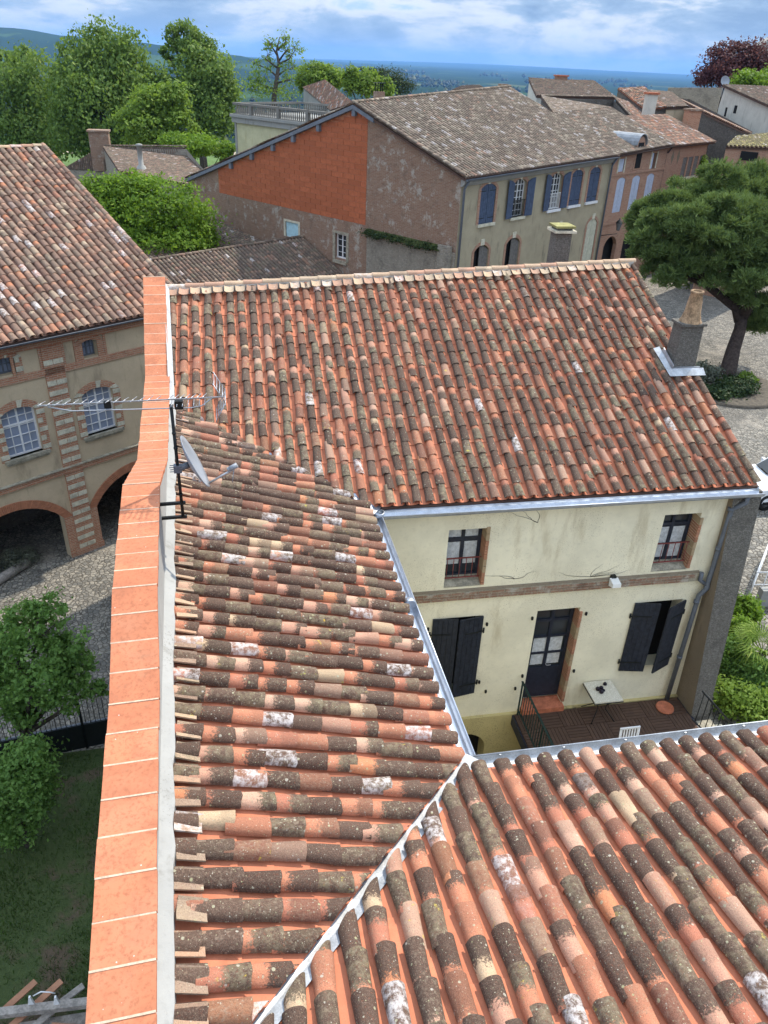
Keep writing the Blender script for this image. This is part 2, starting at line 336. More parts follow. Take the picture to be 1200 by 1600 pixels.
M_BRICK1 = m_channel('arch_brick', (0.42, 0.18, 0.10))
M_BRICKR = m_brick('row_house_brick', (0.36, 0.17, 0.11), (0.42, 0.24, 0.16), (0.40, 0.30, 0.22), dirt=0.35)
def m_rubble(name, c1, c2, mortar, scale=7, dirt=0.4, worn=False):
    t = NT(name); v = t.scale(t.pos, (1, 1, 1.6)); e = t.vor(scale, 'DISTANCE_TO_EDGE', v); cc = t.n('SeparateColor'); t.l(t.vor(scale, vec=v, out='Color'), cc.inputs[0])
    n2 = t.noise(35, 4); c = t.mix(cc.outputs[0], c1, c2); c = t.mix(t.step(e, 0.10, 0.03), c, mortar); c = t.mix(t.m_('MULTIPLY', t.step(n2, 0.4, 0.7), 0.45), c, dark(c1, 0.5))
    c = t.mix(t.m_('MULTIPLY', t.step(t.noise(1.6, 6, 0.7), 0.48, 0.7), dirt), c, (0.05, 0.045, 0.038))
    if worn: c = t.mix(t.m_('MULTIPLY', t.step(t.noise(.22, 7, .65), .44, .62), .55), c, (0.11, 0.10, 0.085)); c = t.mix(t.m_('MULTIPLY', t.step(t.noise(.5, 5, .6), .55, .7), .45), c, (0.36, 0.32, 0.26))
    t.col(c); t.rough(0.95); t.bump(t.m_('ADD', t.step(e, 0.0, 0.2), t.m_('MULTIPLY', n2, 0.4)), 0.7, 0.03); return t.m
M_RUBBLE = m_rubble('rubble_stone', (0.26, 0.23, 0.19), (0.36, 0.33, 0.27), (0.30, 0.27, 0.21))
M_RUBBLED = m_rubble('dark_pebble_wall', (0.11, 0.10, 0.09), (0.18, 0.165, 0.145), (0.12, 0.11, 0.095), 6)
M_COBBLE = m_rubble('cobbles', (0.15, 0.145, 0.13), (0.35, 0.32, 0.265), (0.085, 0.075, 0.06), 7, 0.45, True)
def m_stucco(name, c, stain=(0.25, 0.22, 0.16), amt=0.5, crack=0.0, vert=0.25):
    t = NT(name); n1 = t.noise(1.1, 7, 0.65); n2 = t.noise(14, 5); st = t.noise(2.2, 6, 0.65, t.scale(t.pos, (1, 1, vert)))
    k = t.mix(t.step(n1, 0.3, 0.7), dark(c, 0.88), dark(c, 1.06)); k = t.mix(t.m_('MULTIPLY', t.step(st, 0.54, 0.72), amt), k, stain)
    k = t.mix(t.m_('MULTIPLY', t.step(n2, 0.56, 0.7), 0.22), k, dark(c, 0.6))
    if crack:
        e = t.vor(3.2, 'DISTANCE_TO_EDGE', t.n('VectorMath').outputs[0] if False else None)
        g = t.m_('MULTIPLY', t.step(t.noise(40, 5, 0.7), 0.56, 0.64), t.step(t.noise(0.8, 4), 0.47, 0.6)); k = t.mix(t.m_('MULTIPLY', g, crack), k, dark(stain, 0.7))
    t.col(k); t.rough(0.95); t.bump(t.m_('ADD', n2, t.noise(80, 3)), 0.35, 0.006); return t.m
M_YELLOW = m_stucco('cream_yellow_render', (0.76, 0.71, 0.54), (0.42, 0.35, 0.22), 0.55, 0.9)
M_YELLOWL = m_stucco('mossy_ochre_render', (0.50, 0.42, 0.20), (0.12, 0.10, 0.06), 0.85, 0.9)
M_WREND = m_stucco('white_lime_render', (0.34, 0.34, 0.325), (0.17, 0.16, 0.135), 0.8, 0.7)
M_BROWNR = m_stucco('brown_damp_render', (0.21, 0.17, 0.12), (0.09, 0.075, 0.055), 0.7, 0.6)
M_ROUGHC = m_rubble('grey_roughcast', (0.15, 0.14, 0.125), (0.27, 0.255, 0.225), (0.14, 0.13, 0.11), 26, 0.5)
M_BEIGE = m_stucco('beige_render', (0.54, 0.43, 0.29), (0.16, 0.13, 0.09), 0.45)
M_DSTUC = m_stucco('grey_beige_old_render', (0.37, 0.32, 0.22), (0.13, 0.11, 0.08), 0.6, 0.4)
M_CREAMV = m_stucco('pale_yellow_villa_render', (0.50, 0.48, 0.30), (0.34, 0.27, 0.12), 0.5)
M_GREYV = m_stucco('grey_cement_render', (0.30, 0.30, 0.28), (0.14, 0.13, 0.12), 0.5)
M_WHITEH = m_stucco('off_white_house_render', (0.56, 0.54, 0.47), (0.28, 0.26, 0.22), 0.5)
M_ORANGE = m_channel('hollow_clay_block', (0.42, 0.125, 0.055))
M_OJOINT = m_plain('clay_block_joint', (0.50, 0.22, 0.125), 0.95, 0.3, 7)

# ------------------------------------------------------------------ barrel-tile roofs
def tile_arrays(kind, w_lo, w_up, hgt, ln, seg, thick, jit=0.0, rows=2):
    """local: x across, y up the slope, z out of the roof; y=-ln/2 is the lower end"""
    vs, fs, sm, tl = [], [], [], []
    rw = 1 if kind == 'chan' else rows; ph = [random.uniform(0, 6.3) for _ in range(6)]
    for j in range(rw+1):
        q = j/rw; y = -ln/2 + ln*q; w = w_lo + (w_up-w_lo)*q; hh = hgt*(1 if kind == 'cover' else 1)
        for k in range(seg+1):
            a = math.pi*k/seg; x = -w*math.cos(a); z = hh*math.sin(a)
            if kind == 'chan': z = -z; 
            wv_ = math.sin(ph[0]+k*8/seg*.9)*.6+math.sin(ph[1]+k*8/seg*2.1)*.4; jj = jit*(math.sin(ph[2]+k*8/seg*.7+j*1.7)*.7+math.sin(ph[3]+k*8/seg*1.9+j)*.3)
            lift = (0.022 if kind == 'cover' else 0.014)*(1-q)
            vs.append((x*(1+jj*0.4), y + (jit*.10*wv_ if j in (0, rw) else 0), z + lift + jj*0.12)); tl.append(max(0.02, 1-q))
    n = seg+1
    for j in range(rw):
        for k in range(seg):
            f = (j*n+k, j*n+k+1, (j+1)*n+k+1, (j+1)*n+k); fs.append(f if kind == 'chan' else f); sm.append(True)
    if thick:                                   # the broken edge at the lower end
        o = len(vs)
        for k in range(n):
            x, y, z = vs[k]; vs.append((x, y, z)); tl.append(1.0)
        for k in range(n):
            x, y, z = vs[k]; a = math.pi*k/seg
            kx = (w_lo-thick)/w_lo; zz = z - (thick if kind == 'chan' else thick*math.sin(a)) ; vs.append((x*(kx if kind == 'cover' else 1), y+0.004, zz)); tl.append(1.0)
        for k in range(seg): fs.append((o+k, o+n+k, o+n+k+1, o+k+1)); sm.append(False)
        o2 = len(vs)
        if kind == 'cover':                     # a little of the inside
            for k in range(n):
                x, y, z = vs[o+n+k]; vs.append((x, y+0.10, z)); tl.append(1.0)
            for k in range(seg): fs.append((o+n+k, o2+k, o2+k+1, o+n+k+1)); sm.append(False)
    fs = [f[::-1] for f in fs] if kind == 'xx' else fs
    return np.array(vs, float), fs, sm, tl
def arr_mesh(name, arr, mat):
    mb = MB(); mb.add(arr[0], arr[1], smooth=arr[2], tl=arr[3]); me = mb.mesh(name); me.materials.append(mat); return me
def halfplanes(poly2):
    n = len(poly2); A = sum(poly2[i][0]*poly2[(i+1) % n][1]-poly2[(i+1) % n][0]*poly2[i][1] for i in range(n)); H = []
    for i in range(n):
        p, q = np.array(poly2[i]), np.array(poly2[(i+1) % n]); d = q-p; m = np.array([-d[1], d[0]])*(1 if A > 0 else -1)
        if np.linalg.norm(d) < 1e-6: continue
        m = m/np.linalg.norm(m); H.append((p, m))
    return H
def roof(parent, name, poly, pitch=0.25, expo=0.37, nobj=0, mt=None, mc=None, chan_obj=0, seg=8, thick=0.014, u0=0.0, wid=0.098, hgt=0.075, ln=None, jit=0.06, overhang=0.05, coarse=False, deck_t=0.09, label=None):
    poly = [np.asarray(p, float) for p in poly]; O = poly[0]; U = nrm(poly[1]-poly[0]); N = nrm(np.cross(U, poly[-1]-poly[0]))
    if N[2] < 0: N = -N
    Vv = np.cross(N, U); Vv = Vv if Vv[2] > 0 else -Vv
    P2 = [((p-O) @ U, (p-O) @ Vv) for p in poly]; H = halfplanes(P2)
    flat = [O+U*a+Vv*b for a, b in P2]
    if overhang < 0: flat[0] = flat[0]-Vv*overhang; flat[1] = flat[1]-Vv*overhang
    dk = MB(); dk.prism([p-N*(0.045) for p in flat], -N*deck_t); deck = dk.build(name, M_DECK, parent, label=label)
    us = [p[0] for p in P2]; vs_ = [p[1] for p in P2]; ln = ln or expo+0.09
    nv = 1 if coarse else 6
    covers = [tile_arrays('cover', wid*random.uniform(.96, 1.05), wid*random.uniform(.80, .88), hgt*random.uniform(.93, 1.08), ln*random.uniform(.985, 1.015), seg, thick, jit if not coarse else 0) for _ in range(nv)]
    chans = [tile_arrays('chan', pitch*0.47, pitch*0.44, 0.05, ln, max(3, seg//2), thick*0.8, 0) for _ in range(1 if coarse else 2)]
    rot = np.stack([U, Vv, N], 1)
    def place(kind, du, dz, nob, arrs, mat, base):
        jobs = []
        ncol = int((max(us)-min(us))/pitch)+2; nrow = int((max(vs_)-min(vs_))/expo)+2
        for i in range(-1, ncol):
            cu = min(us) + u0 + (i+0.5+du)*pitch; col_off = random.uniform(-0.06, 0.06) if kind == 'cover' else 0; drift = random.uniform(-0.010, 0.010)
            for j in range(0, nrow):
                cv = min(vs_) - overhang + ln/2 + j*expo + (col_off if j > 0 else 0); jx = 0 if coarse else random.gauss(0, 0.010)
                hw, hl = (pitch*0.36, ln*0.5)
                cs = [(cu+a, cv+b) for a in (-hw, hw) for b in (-hl, hl)]
                over = overhang+0.03
                st = 2
                for p, m in H:
                    is_eave = abs(m[0]) < 0.05 and m[1] > 0.9 and abs(p[1]-min(vs_)) < 0.2
                    lim = -over if is_eave else -0.0
                    d = [((np.array(c)-p) @ m) for c in cs]
                    if max(d) < lim+0.03: st = 0; break
                    if min(d) < lim-0.001: st = min(st, 1)
                if st == 0: continue
                P = O+U*(cu+jx)+Vv*cv+N*(base+dz)
                jobs.append((np.linalg.norm(P-CAM), P, st, cu, cv))
        jobs.sort(key=lambda q: q[0]); far = MB(); shared = {}
        for idx, (dist, P, st, cu, cv) in enumerate(jobs):
            a = arrs[random.randrange(len(arrs))]; ai = arrs.index(a) if False else [k for k, x in enumerate(arrs) if x is a][0]
            rz = 0 if coarse else random.gauss(0, 0.022); rx = 0 if coarse else random.gauss(0, 0.014); rr = random.random()
            M3 = rot @ np.array(Matrix.Rotation(rz, 3, 'Z') @ Matrix.Rotation(rx, 3, 'X'))
            if idx < nob and st == 2:
                if ai not in shared: shared[ai] = arr_mesh(kind+'_tile', a, mat)
                o = bpy.data.objects.new(kind+'_tile', shared[ai]); COL.objects.link(o)
                o.matrix_basis = Matrix([[*M3[r], P[r]] for r in range(3)]+[[0, 0, 0, 1]]); o.parent = deck; continue
            wv = a[0] @ M3.T + P
            if st == 1:
                mb = MB(); mb.add(wv, a[1], smooth=a[2], tl=a[3], rnd=rr); me = mb.mesh('t'); bm = bmesh.new(); bm.from_mesh(me)
                for p, m in H:
                    is_eave = abs(m[0]) < 0.05 and m[1] > 0.9 and abs(p[1]-min(vs_)) < 0.2
                    if is_eave: continue
                    pc = O+U*p[0]+Vv*p[1]; pn = U*m[0]+Vv*m[1]
                    bmesh.ops.bisect_plane(bm, geom=bm.verts[:]+bm.edges[:]+bm.faces[:], plane_co=pc, plane_no=pn, clear_inner=True)
                if not bm.faces: bm.free(); bpy.data.meshes.remove(me); continue
                if idx < nob:
                    bm.to_mesh(me); me.materials.append(mat); o = bpy.data.objects.new(kind+'_tile', me); COL.objects.link(o); o.parent = deck
                else:
                    bm.verts.index_update(); lay = bm.verts.layers.float.get('tl')
                    far.add([v.co[:] for v in bm.verts], [tuple(v.index for v in f.verts) for f in bm.faces], smooth=[f.smooth for f in bm.faces], rnd=max(rr, .001), tl=[v[lay] if lay else 0.5 for v in bm.verts]); bpy.data.meshes.remove(me)
                bm.free(); continue
            far.add(wv, a[1], smooth=a[2], tl=a[3], rnd=max(rr, .001))
        if far.v: far.build(kind+'_tiles', mat, deck, 'stuff')
    place('channel', 0.5, 0.0, chan_obj, chans, mc, 0.022)
    place('cover', 0.0, 0.0, nobj, covers, mt, 0.010)
    deck['_n'] = 0; del deck['_n']
    return deck, (O, U, Vv, N)
def ridge_tiles(parent, P, Q, mat, name='ridge_tile', ln=0.40, w=0.10, h=0.085, up=EZ, stuff=False):
    P, Q = np.asarray(P), np.asarray(Q); d = nrm(Q-P); L = np.linalg.norm(Q-P); n = max(1, int(L/ln)); a = tile_arrays('cover', w, w*0.88, h, L/n+0.05, 8, 0.014, 0.05)
    z = nrm(up - d*(up @ d)); x = np.cross(d, z); rot = np.stack([x, d, z], 1); me = None; far = MB()
    for i in range(n):
        c = P + d*(L*(i+0.5)/n); M3 = rot @ np.array(Matrix.Rotation(random.gauss(0, .012), 3, 'Z'))
        if stuff: far.add(a[0] @ M3.T + c, a[1], smooth=a[2], tl=a[3], rnd=random.uniform(.001, 1)); continue
        me = me or arr_mesh(name, a, mat); o = bpy.data.objects.new(name, me); COL.objects.link(o); setp(o, parent)
        o.matrix_basis = Matrix([[*M3[r], c[r]] for r in range(3)]+[[0, 0, 0, 1]])
    if stuff: far.build(name+'s', mat, parent, 'stuff')
def filler(parent, P, Q, V, N, pitch, mat, ln=0.22, name='filler_tile', raise_=0.045):
    """short cut trough tiles set between the ribs along the top of a slope"""
    P, Q = np.asarray(P), np.asarray(Q); d = nrm(Q-P); L = np.linalg.norm(Q-P); n = int(L/pitch); me = None
    rot = np.stack([nrm(np.cross(V, N)), V, N], 1)
    vs, fs = [], []
    for y in (-ln/2, ln/2):
        for z0 in (0.0, -0.02):
            for k in range(7):
                a = math.pi*(0.12+0.76*k/6); vs.append((-0.102*math.cos(a)/0.93, y, -0.05*math.sin(a)+z0))
    for k in range(6):
        fs += [(k, k+1, 14+k+1, 14+k), (7+k, k, k+1, 7+k+1)[::1], (14+k, 14+k+1, 21+k+1, 21+k)]
    fs += [(0, 14, 21, 7), (6, 13, 27, 20)]
    for i in range(n):
        c = P + d*(pitch*(i+0.5)) + V*random.uniform(-.02, .02) + N*(raise_+random.uniform(-.008, .012))
        M3 = rot @ np.array(Matrix.Rotation(random.gauss(0, .05), 3, 'Z') @ Matrix.Rotation(random.gauss(0, .04), 3, 'X'))
        if me is None: me = arr_mesh(name, (np.array(vs), fs, [False]*len(fs), [0.4]*len(vs)), mat)
        o = bpy.data.objects.new(name, me); COL.objects.link(o); setp(o, parent)
        o.matrix_basis = Matrix([[*M3[r], c[r]] for r in range(3)]+[[0, 0, 0, 1]])
def gutter(mb, P, Q, r=0.075, n=None, rim=0.008):
    """open half-round gutter with a little thickness along P->Q"""
    P, Q = np.asarray(P), np.asarray(Q); d = nrm(Q-P); x = nrm(np.cross(d, EZ)); vs, fs = [], []
    for p in (P, Q):
        for rr in (r, r-rim):
            for k in range(9):
                a = math.pi + math.pi*k/8; vs.append(p + x*rr*math.cos(a) + EZ*(rr*math.sin(a)))
    for k in range(8):
        fs += [(k, k+1, 18+k+1, 18+k), (9+k, 18+9+k, 18+9+k+1, 9+k+1), (k, 9+k, 9+k+1, k+1), (18+k, 18+k+1, 27+k+1, 27+k)]
    fs += [(0, 18, 27, 9), (8, 17, 35, 26)]
    mb.add(vs, fs, smooth=False)
    mb.tube([P+x*r+EZ*0.004, Q+x*r+EZ*0.004], 0.011, 6); mb.tube([P-x*r+EZ*0.004, Q-x*r+EZ*0.004], 0.011, 6)

# ------------------------------------------------------------------ facades
class Fac:
    """vertical wall frame: s along d, z up, o outward"""
    def __init__(s, O, d, out=None):
        s.O = np.array([O[0], O[1], 0.0]); s.d = nrm([d[0], d[1], 0]); n = np.cross(s.d, EZ)
        ref = (CAM - s.O) if out is None else out
        s.n = n if n @ ref > 0 else -n
    def P(s, a, z, o=0.0): return s.O + s.d*a + s.n*o + EZ*z
    def px(s, u, v, o=0.0):
        P = on(u, v, s.O+s.n*o, s.n); return float((P-s.O) @ s.d), float(P[2])
    def box(s, mb, s0, s1, z0, z1, o0, o1, rnd=0.0): return mb.box(s.P(s0, z0, o0), s.d*(s1-s0), s.n*(o1-o0), EZ*(z1-z0), rnd)
    def quad(s, mb, pts, o=0.0):
        P = [s.P(a, z, o) for a, z in pts]; N = np.cross(P[1]-P[0], P[2]-P[0])
        return mb.poly(*(P if N @ s.n > 0 else P[::-1]))
def arch_pts(s0, s1, zs, rise, n=10):
    c = (s0+s1)/2; hw = (s1-s0)/2; rad = (hw*hw+rise*rise)/(2*rise); zc = zs+rise-rad; a0 = math.asin(min(1, hw/rad))
    if rise > hw: a0 = math.pi - a0
    return [(c+rad*math.sin(-a0+2*a0*k/n), zc+rad*math.cos(-a0+2*a0*k/n)) for k in range(n+1)]
def wall(mb, F, s0, s1, z0, z1, holes=(), depth=0.3, o=0.0):
    """front skin with real openings and reveals; hole = (s0, s1, z0, z1, arch rise); z1 is the crown"""
    ss = sorted({s0, s1, *[h[0] for h in holes], *[h[1] for h in holes]}); zz = sorted({z0, z1, *[h[2] for h in holes], *[h[3] for h in holes]})
    ss = [a for a in ss if s0 <= a <= s1]; zz = [a for a in zz if z0 <= a <= z1]
    for a, b in zip(ss, ss[1:]):
        for c, d in zip(zz, zz[1:]):
            m, k = (a+b)/2, (c+d)/2
            if any(h[0] < m < h[1] and h[2] < k < h[3] for h in holes): continue
            F.quad(mb, [(a, c), (b, c), (b, d), (a, d)], o)
    for h in holes:
        a, b, c, d = h[:4]; rise = h[4] if len(h) > 4 else 0
        def rev(p, q, inner):
            P = [F.P(*p, o), F.P(*q, o), F.P(*q, o-depth), F.P(*p, o-depth)]; N = np.cross(P[1]-P[0], P[2]-P[0])
            cen = F.P((a+b)/2, (c+d)/2, o-depth/2); mb.poly(*(P if N @ (cen-P[0]) > 0 else P[::-1]))
        zs = d-rise
        rev((a, c), (a, zs), 0); rev((b, c), (b, zs), 0); rev((a, c), (b, c), 0)
        if rise:
            ap = arch_pts(a, b, zs, rise)
            for p, q in zip(ap, ap[1:]):
                rev(p, q, 0); F.quad(mb, [p, q, (q[0], d+0.0005), (p[0], d+0.0005)], o)
        else: rev((a, d), (b, d), 0)
def window(parent, F, s0, s1, z0, z1, inset=0.2, mat=None, cols=2, rows=3, rise=0.0, curtain=None, fr=0.06, mun=0.022, glass=None, transom=None, name='window', leaves=2, back=0.06):
    f = MB(); o1, o0 = -inset, -inset-back; zt = z1-rise
    F.box(f, s0, s0+fr, z0, zt, o0, o1); F.box(f, s1-fr, s1, z0, zt, o0, o1); F.box(f, s0+fr, s1-fr, z0, z0+fr, o0, o1)
    if rise:
        ap = arch_pts(s0, s1, zt, rise); ip = arch_pts(s0+fr, s1-fr, zt, max(0.02, rise-fr*0.6))
        for (p, q), (p2, q2) in zip(zip(ap, ap[1:]), zip(ip, ip[1:])): f.prism([F.P(*p, o0), F.P(*q, o0), F.P(*q2, o0), F.P(*p2, o0)], F.n*(o1-o0))
    else: F.box(f, s0+fr, s1-fr, z1-fr, z1, o0, o1)
    w = (s1-s0)/leaves; top = zt+rise*0.55 if rise else z1-fr
    for i in range(1, leaves): F.box(f, s0+w*i-fr*0.5, s0+w*i+fr*0.5, z0+fr, top, o0+.004, o1-.004)
    if transom: F.box(f, s0+fr, s1-fr, transom-fr*.5, transom+fr*.5, o0+.002, o1-.002)
    for i in range(leaves):
        for c in range(1, cols): F.box(f, s0+w*(i+c/cols)-mun/2, s0+w*(i+c/cols)+mun/2, z0+fr, top, o0+.008, o1-.008)
    for r in range(1, rows):
        z = z0+(z1-z0)*r/rows; F.box(f, s0+fr, s1-fr, z-mun/2, z+mun/2, o0+.010, o1-.010)
    fo = f.build(name, mat, parent); g = MB()
    pts = [(s0+.01, z0+.01), (s1-.01, z0+.01)] + ([(a, z) for a, z in arch_pts(s0+.01, s1-.01, zt, rise)][::-1] if rise else [(s1-.01, z1-.01), (s0+.01, z1-.01)])
    F.quad(g, pts, o0+.02); g.build('pane', glass or M_GLASS, fo)
    if curtain:
        c = MB(); a, b, z2, z3 = curtain; n = 24
        P = [(a+(b-a)*k/n, 0.012*math.sin(k*2.1)) for k in range(n+1)]
        for (x, u), (y, v) in zip(P, P[1:]): c.poly(F.P(x, z2, o0+.028+u*.3), F.P(y, z2, o0+.028+v*.3), F.P(y, z3, o0+.028+v*.3), F.P(x, z3, o0+.028+u*.3))
        c.build('curtain', M_CURT, fo)
    return fo
def shutter(parent, hinge, along, out, w, z0, z1, mat, th=0.035, planks=5, ang=0.0, rise=0.0, hing=True, lf=1):
    """one plank leaf; hinge point, direction along the wall, wall normal, opened by ang"""
    d = along*math.cos(ang) + out*math.sin(ang); nn = -along*math.sin(ang)+out*math.cos(ang); H = np.asarray(hinge)
    mb = MB(); g = 0.006; pw = w/planks
    for i in range(planks):
        a, b = i*pw+g/2, (i+1)*pw-g/2
        t0 = t1 = z1
        if rise: t0 = z1 - rise*((1-a/w)**2); t1 = z1 - rise*((1-b/w)**2)
        pts = [H+d*a+EZ*(z0-H[2]), H+d*b+EZ*(z0-H[2]), H+d*b+EZ*(t1-H[2]), H+d*a+EZ*(t0-H[2])]
        mb.prism(pts, nn*th)
    o = mb.build('shutter', mat, parent)
    for z in (z0+(z1-z0)*.14, z0+(z1-z0)*.82): bk = MB(); bk.box(H+d*0.02+nn*(-.012)+EZ*(z-H[2]-.04), d*(w-.04), nn*.012, EZ*.08); bk.build('batten', mat, o)
    if hing:
        for z in (z0+(z1-z0)*.14, z0+(z1-z0)*.82):
            hm = MB(); hm.box(H+d*(-.03)+nn*(th)+EZ*(z-H[2]-.018), d*(w*.8), nn*.008, EZ*.036); hm.tube([H-d*.04+nn*th*.6+EZ*(z-H[2]-.06), H-d*.04+nn*th*.6+EZ*(z-H[2]+.06)], .018, 6); hm.build('strap_hinge', M_IRON, o)
    return o

# ------------------------------------------------------------------ ground levels
GL, GR = -15.5, -13.0
def ground_z(x, y):
    t = min(1, max(0, (x+3.0)/11.0)); t = t*t*(3-2*t); return GL + (GR-GL)*t

# ------------------------------------------------------------------ the courtyard house and its wings
tA, tB, tC = math.tan(R(22)), math.tan(R(17)), math.tan(R(14.3)); ZE = -7.0
def zA(x, y): return ZE + y*tA
PV = V3(-3.50, 2.46, zA(0, 2.46))            # top of the far valley
P0 = V3(0, 0, ZE)
P2 = V3(0.13, -5.66, ZE)
def wallx(y): return -3.08 - 0.0475*(y+8.7)  # right face of the parapet wall
rA_L, rA_R = V3(wallx(5.96)+.02, 5.96, zA(0, 5.96)), V3(7.62, 6.84, zA(0, 6.84))
house = thing('courtyard_house', 'cream rendered house with charcoal shutters and red barrel tile roof facing the courtyard', 'house', (3.5, 3.5, GL))
eA0, eA1 = V3(0.02, -0.02, ZE), V3(7.66, -0.02, ZE)
deckA, frA = roof(house, 'roof', [eA0, eA1, rA_R, rA_L, V3(wallx(2.5)+.02, 2.46, zA(0, 2.46))], pitch=0.2445, expo=0.365, nobj=300, mt=M_TILEA, mc=M_CHAN, seg=8, u0=0.0, overhang=-.13, wid=.086, hgt=.070)
# the far slope behind the ridge and the body of the house
back = [V3(7.62, 12.4, zA(0, 6.84)-2.5), V3(-3.85, 12.4, zA(0, 5.96)-2.7), rA_L+V3(0, .12, -.13), rA_R+V3(0, .12, -.13)]
roof(house, 'rear_roof', back, pitch=0.25, expo=0.37, mt=M_TILE, mc=M_CHAN, seg=5, thick=0)
UA, VA, NA = frA[1:]
rd = nrm(rA_R-rA_L)
mo = MB(); mo.prism([rA_L+V3(0, -.11, -.10), rA_L+V3(0, .16, -.12), rA_L+V3(0, .10, .07), rA_L+V3(0, -.10, .075)], rA_R-rA_L); mo.build('ridge_mortar', M_MORTAR, house)
ridge_tiles(house, rA_L+V3(0, .0, .055), rA_R+V3(.04, .0, .055), M_FILL, ln=0.42, w=0.105, h=0.075)
filler(house, rA_L+VA*-.19+NA*.02+rd*.0, rA_R+VA*-.19+NA*.02, VA, NA, 0.2445, M_FILL, ln=.19, name='ridge_filler', raise_=0.115)
FA = Fac(V3(0, .25, 0), EX, out=-EY)
holesA = [(1.44, 2.20, -9.0, -7.65), (5.88, 6.68, -9.0, -7.62), (3.52, 4.47, -12.50, -9.78), (1.30, 2.30, -11.90, -9.77), (5.74, 6.82, -11.62, -9.79)]
w = MB(); wall(w, FA, -3.4, 7.75, -12.62, ZE-.04, holesA, 0.36)
w.build('front_wall', M_YELLOW, house)
FAl = Fac(V3(0, .17, 0), EX, out=-EY)
w = MB(); wall(w, FAl, -3.4, 7.75, GL, -12.62, [(1.75, 2.75, GL, -13.10, .42)], 0.4); w.poly(V3(-3.4, .17, -12.62), V3(7.75, .17, -12.62), V3(7.75, .30, -12.62), V3(-3.4, .30, -12.62)); w.build('plinth_wall', M_YELLOWL, house)
w = MB(); w.bx(1.7, 2.8, .57, .62, GL, -13.0); w.build('cellar_opening', M_INT, house)
w = MB(); w.poly(V3(7.5, .25, GL), V3(7.5, 12.2, GL), V3(7.5, 12.2, -6.9), V3(7.5, 6.84, -4.45), V3(7.5, .25, -7.08)); w.build('gable_wall', M_ROUGHC, house)
w = MB(); w.poly(V3(7.5, 12.2, GL), V3(-3.9, 12.2, GL), V3(-3.9, 12.2, -6.9), V3(7.5, 12.2, -6.9)); w.build('rear_wall', M_ROUGHC, house)
def brick_quoins(parent, F, s, z0, z1, wd, mat, depth, hh=.075):
    """bare bricks down the reveal of an opening (faces of the jamb)"""
    me = None; n = int((z1-z0)/hh)
    for i in range(n):
        mb = MB(); F.box(mb, s-.004, s+.018*random.random()+.006, z0+i*hh+.006, z0+(i+1)*hh-.006, -depth+.02, .006+random.random()*.008); mb.build('brick', mat, parent)
jamb = MB(); FA.box(jamb, 2.205, 2.235, -8.97, -7.68, -.33, .003); jo = jamb.build('brick_jamb', M_CJOINT, house)
M_BRK1 = m_channel('jamb_brick', (0.40, 0.20, 0.12)); M_BRK2 = m_channel('jamb_stone', (0.38, 0.28, 0.17))
def jamb_bricks(x, z0, z1, first):
    z = z0; k = 0
    while z < z1-.05:
        h = random.choice((.05, .055, .06)); st = (k % 9) in (5, 6)
        mb = MB(); mb.bx(x-.026, x+.04, -.02+.245-random.uniform(0, .012), .58, z+.006, z+h+(.10 if st else 0)); mb.build('brick', M_BRK2 if st else M_BRK1, jo); z += h+.006+(.10 if st else 0); k += 1
jamb_bricks(2.215, -8.97, -7.70, 0); jamb_bricks(6.70, -8.96, -7.68, 0); jamb_bricks(4.49, -12.45, -9.84, 0)
# windows, door
w1 = window(house, FA, 1.44, 2.19, -8.9, -7.66, .24, M_DARKWOOD, 1, 3, transom=-8.02, curtain=(1.5, 2.13, -8.62, -7.72), fr=.07)
w2 = window(house, FA, 5.88, 6.66, -8.9, -7.63, .24, M_DARKWOOD, 1, 3, transom=-7.99, curtain=(5.94, 6.6, -8.82, -8.02), fr=.07)
for k, (a, b) in enumerate(((1.44, 2.20), (5.88, 6.68))):
    s = MB(); s.box((a-.02, .262, -9.0), (b-a+.04, 0, 0), (0, .40, 0), (0, 0, .035)); s.prism([V3(a, .24, -8.975), V3(a, .52, -8.975), V3(a, .52, -8.86)], V3(b-a, 0, 0)); s.build('window_sill', M_SILL, house)
    g = MB(); zt, zb = -8.38, -8.84
    g.box((a+.02, .335, zt), (b-a-.04, 0, 0), (0, .022, 0), (0, 0, .02)); g.box((a+.02, .335, zb), (b-a-.04, 0, 0), (0, .022, 0), (0, 0, .02))
    for i in range(6): xx = a+.06+(b-a-.12)*i/5; g.tube([V3(xx, .346, zb), V3(xx, .346, zt)], .008, 5)
    g.build('window_railing', M_RIRON, house)
d = window(house, FA, 3.53, 4.45, -12.42, -9.80, .20, M_DARKWOOD, 1, 1, transom=-10.22, fr=.075, name='door', curtain=(3.66, 4.33, -11.48, -10.72))
p = MB(); FA.box(p, 3.60, 3.97, -12.34, -11.55, -.235, -.205); p.build('door_panel', M_DARKWOOD, d); p = MB(); FA.box(p, 4.01, 4.38, -12.34, -11.55, -.235, -.205); p.build('door_panel', M_DARKWOOD, d)
for z_ in (-10.70, -11.16): p = MB(); FA.box(p, 3.60, 4.38, z_, z_+.05, -.25, -.203); p.build('glazing_bar', M_DARKWOOD, d)
p = MB(); p.tube([FA.P(4.02, -11.45, -.2), FA.P(4.02, -11.45, -.14)], .012, 6); p.tube([FA.P(4.02, -11.45, -.14), FA.P(4.12, -11.45, -.14)], .010, 6); p.build('door_handle', M_ALU, d)
p = MB(); p.bx(3.50, 4.50, .10, .50, -12.62, -12.49); p.build('door_step', M_POT, house)
p = MB(); FA.box(p, 1.30, 2.30, -11.9, -9.77, -.36, -.34); p.build('window_back', M_INT, house); p = MB(); FA.box(p, 5.74, 6.82, -11.62, -9.79, -.36, -.34); p.build('window_back', M_INT, house)
OUT = -EY
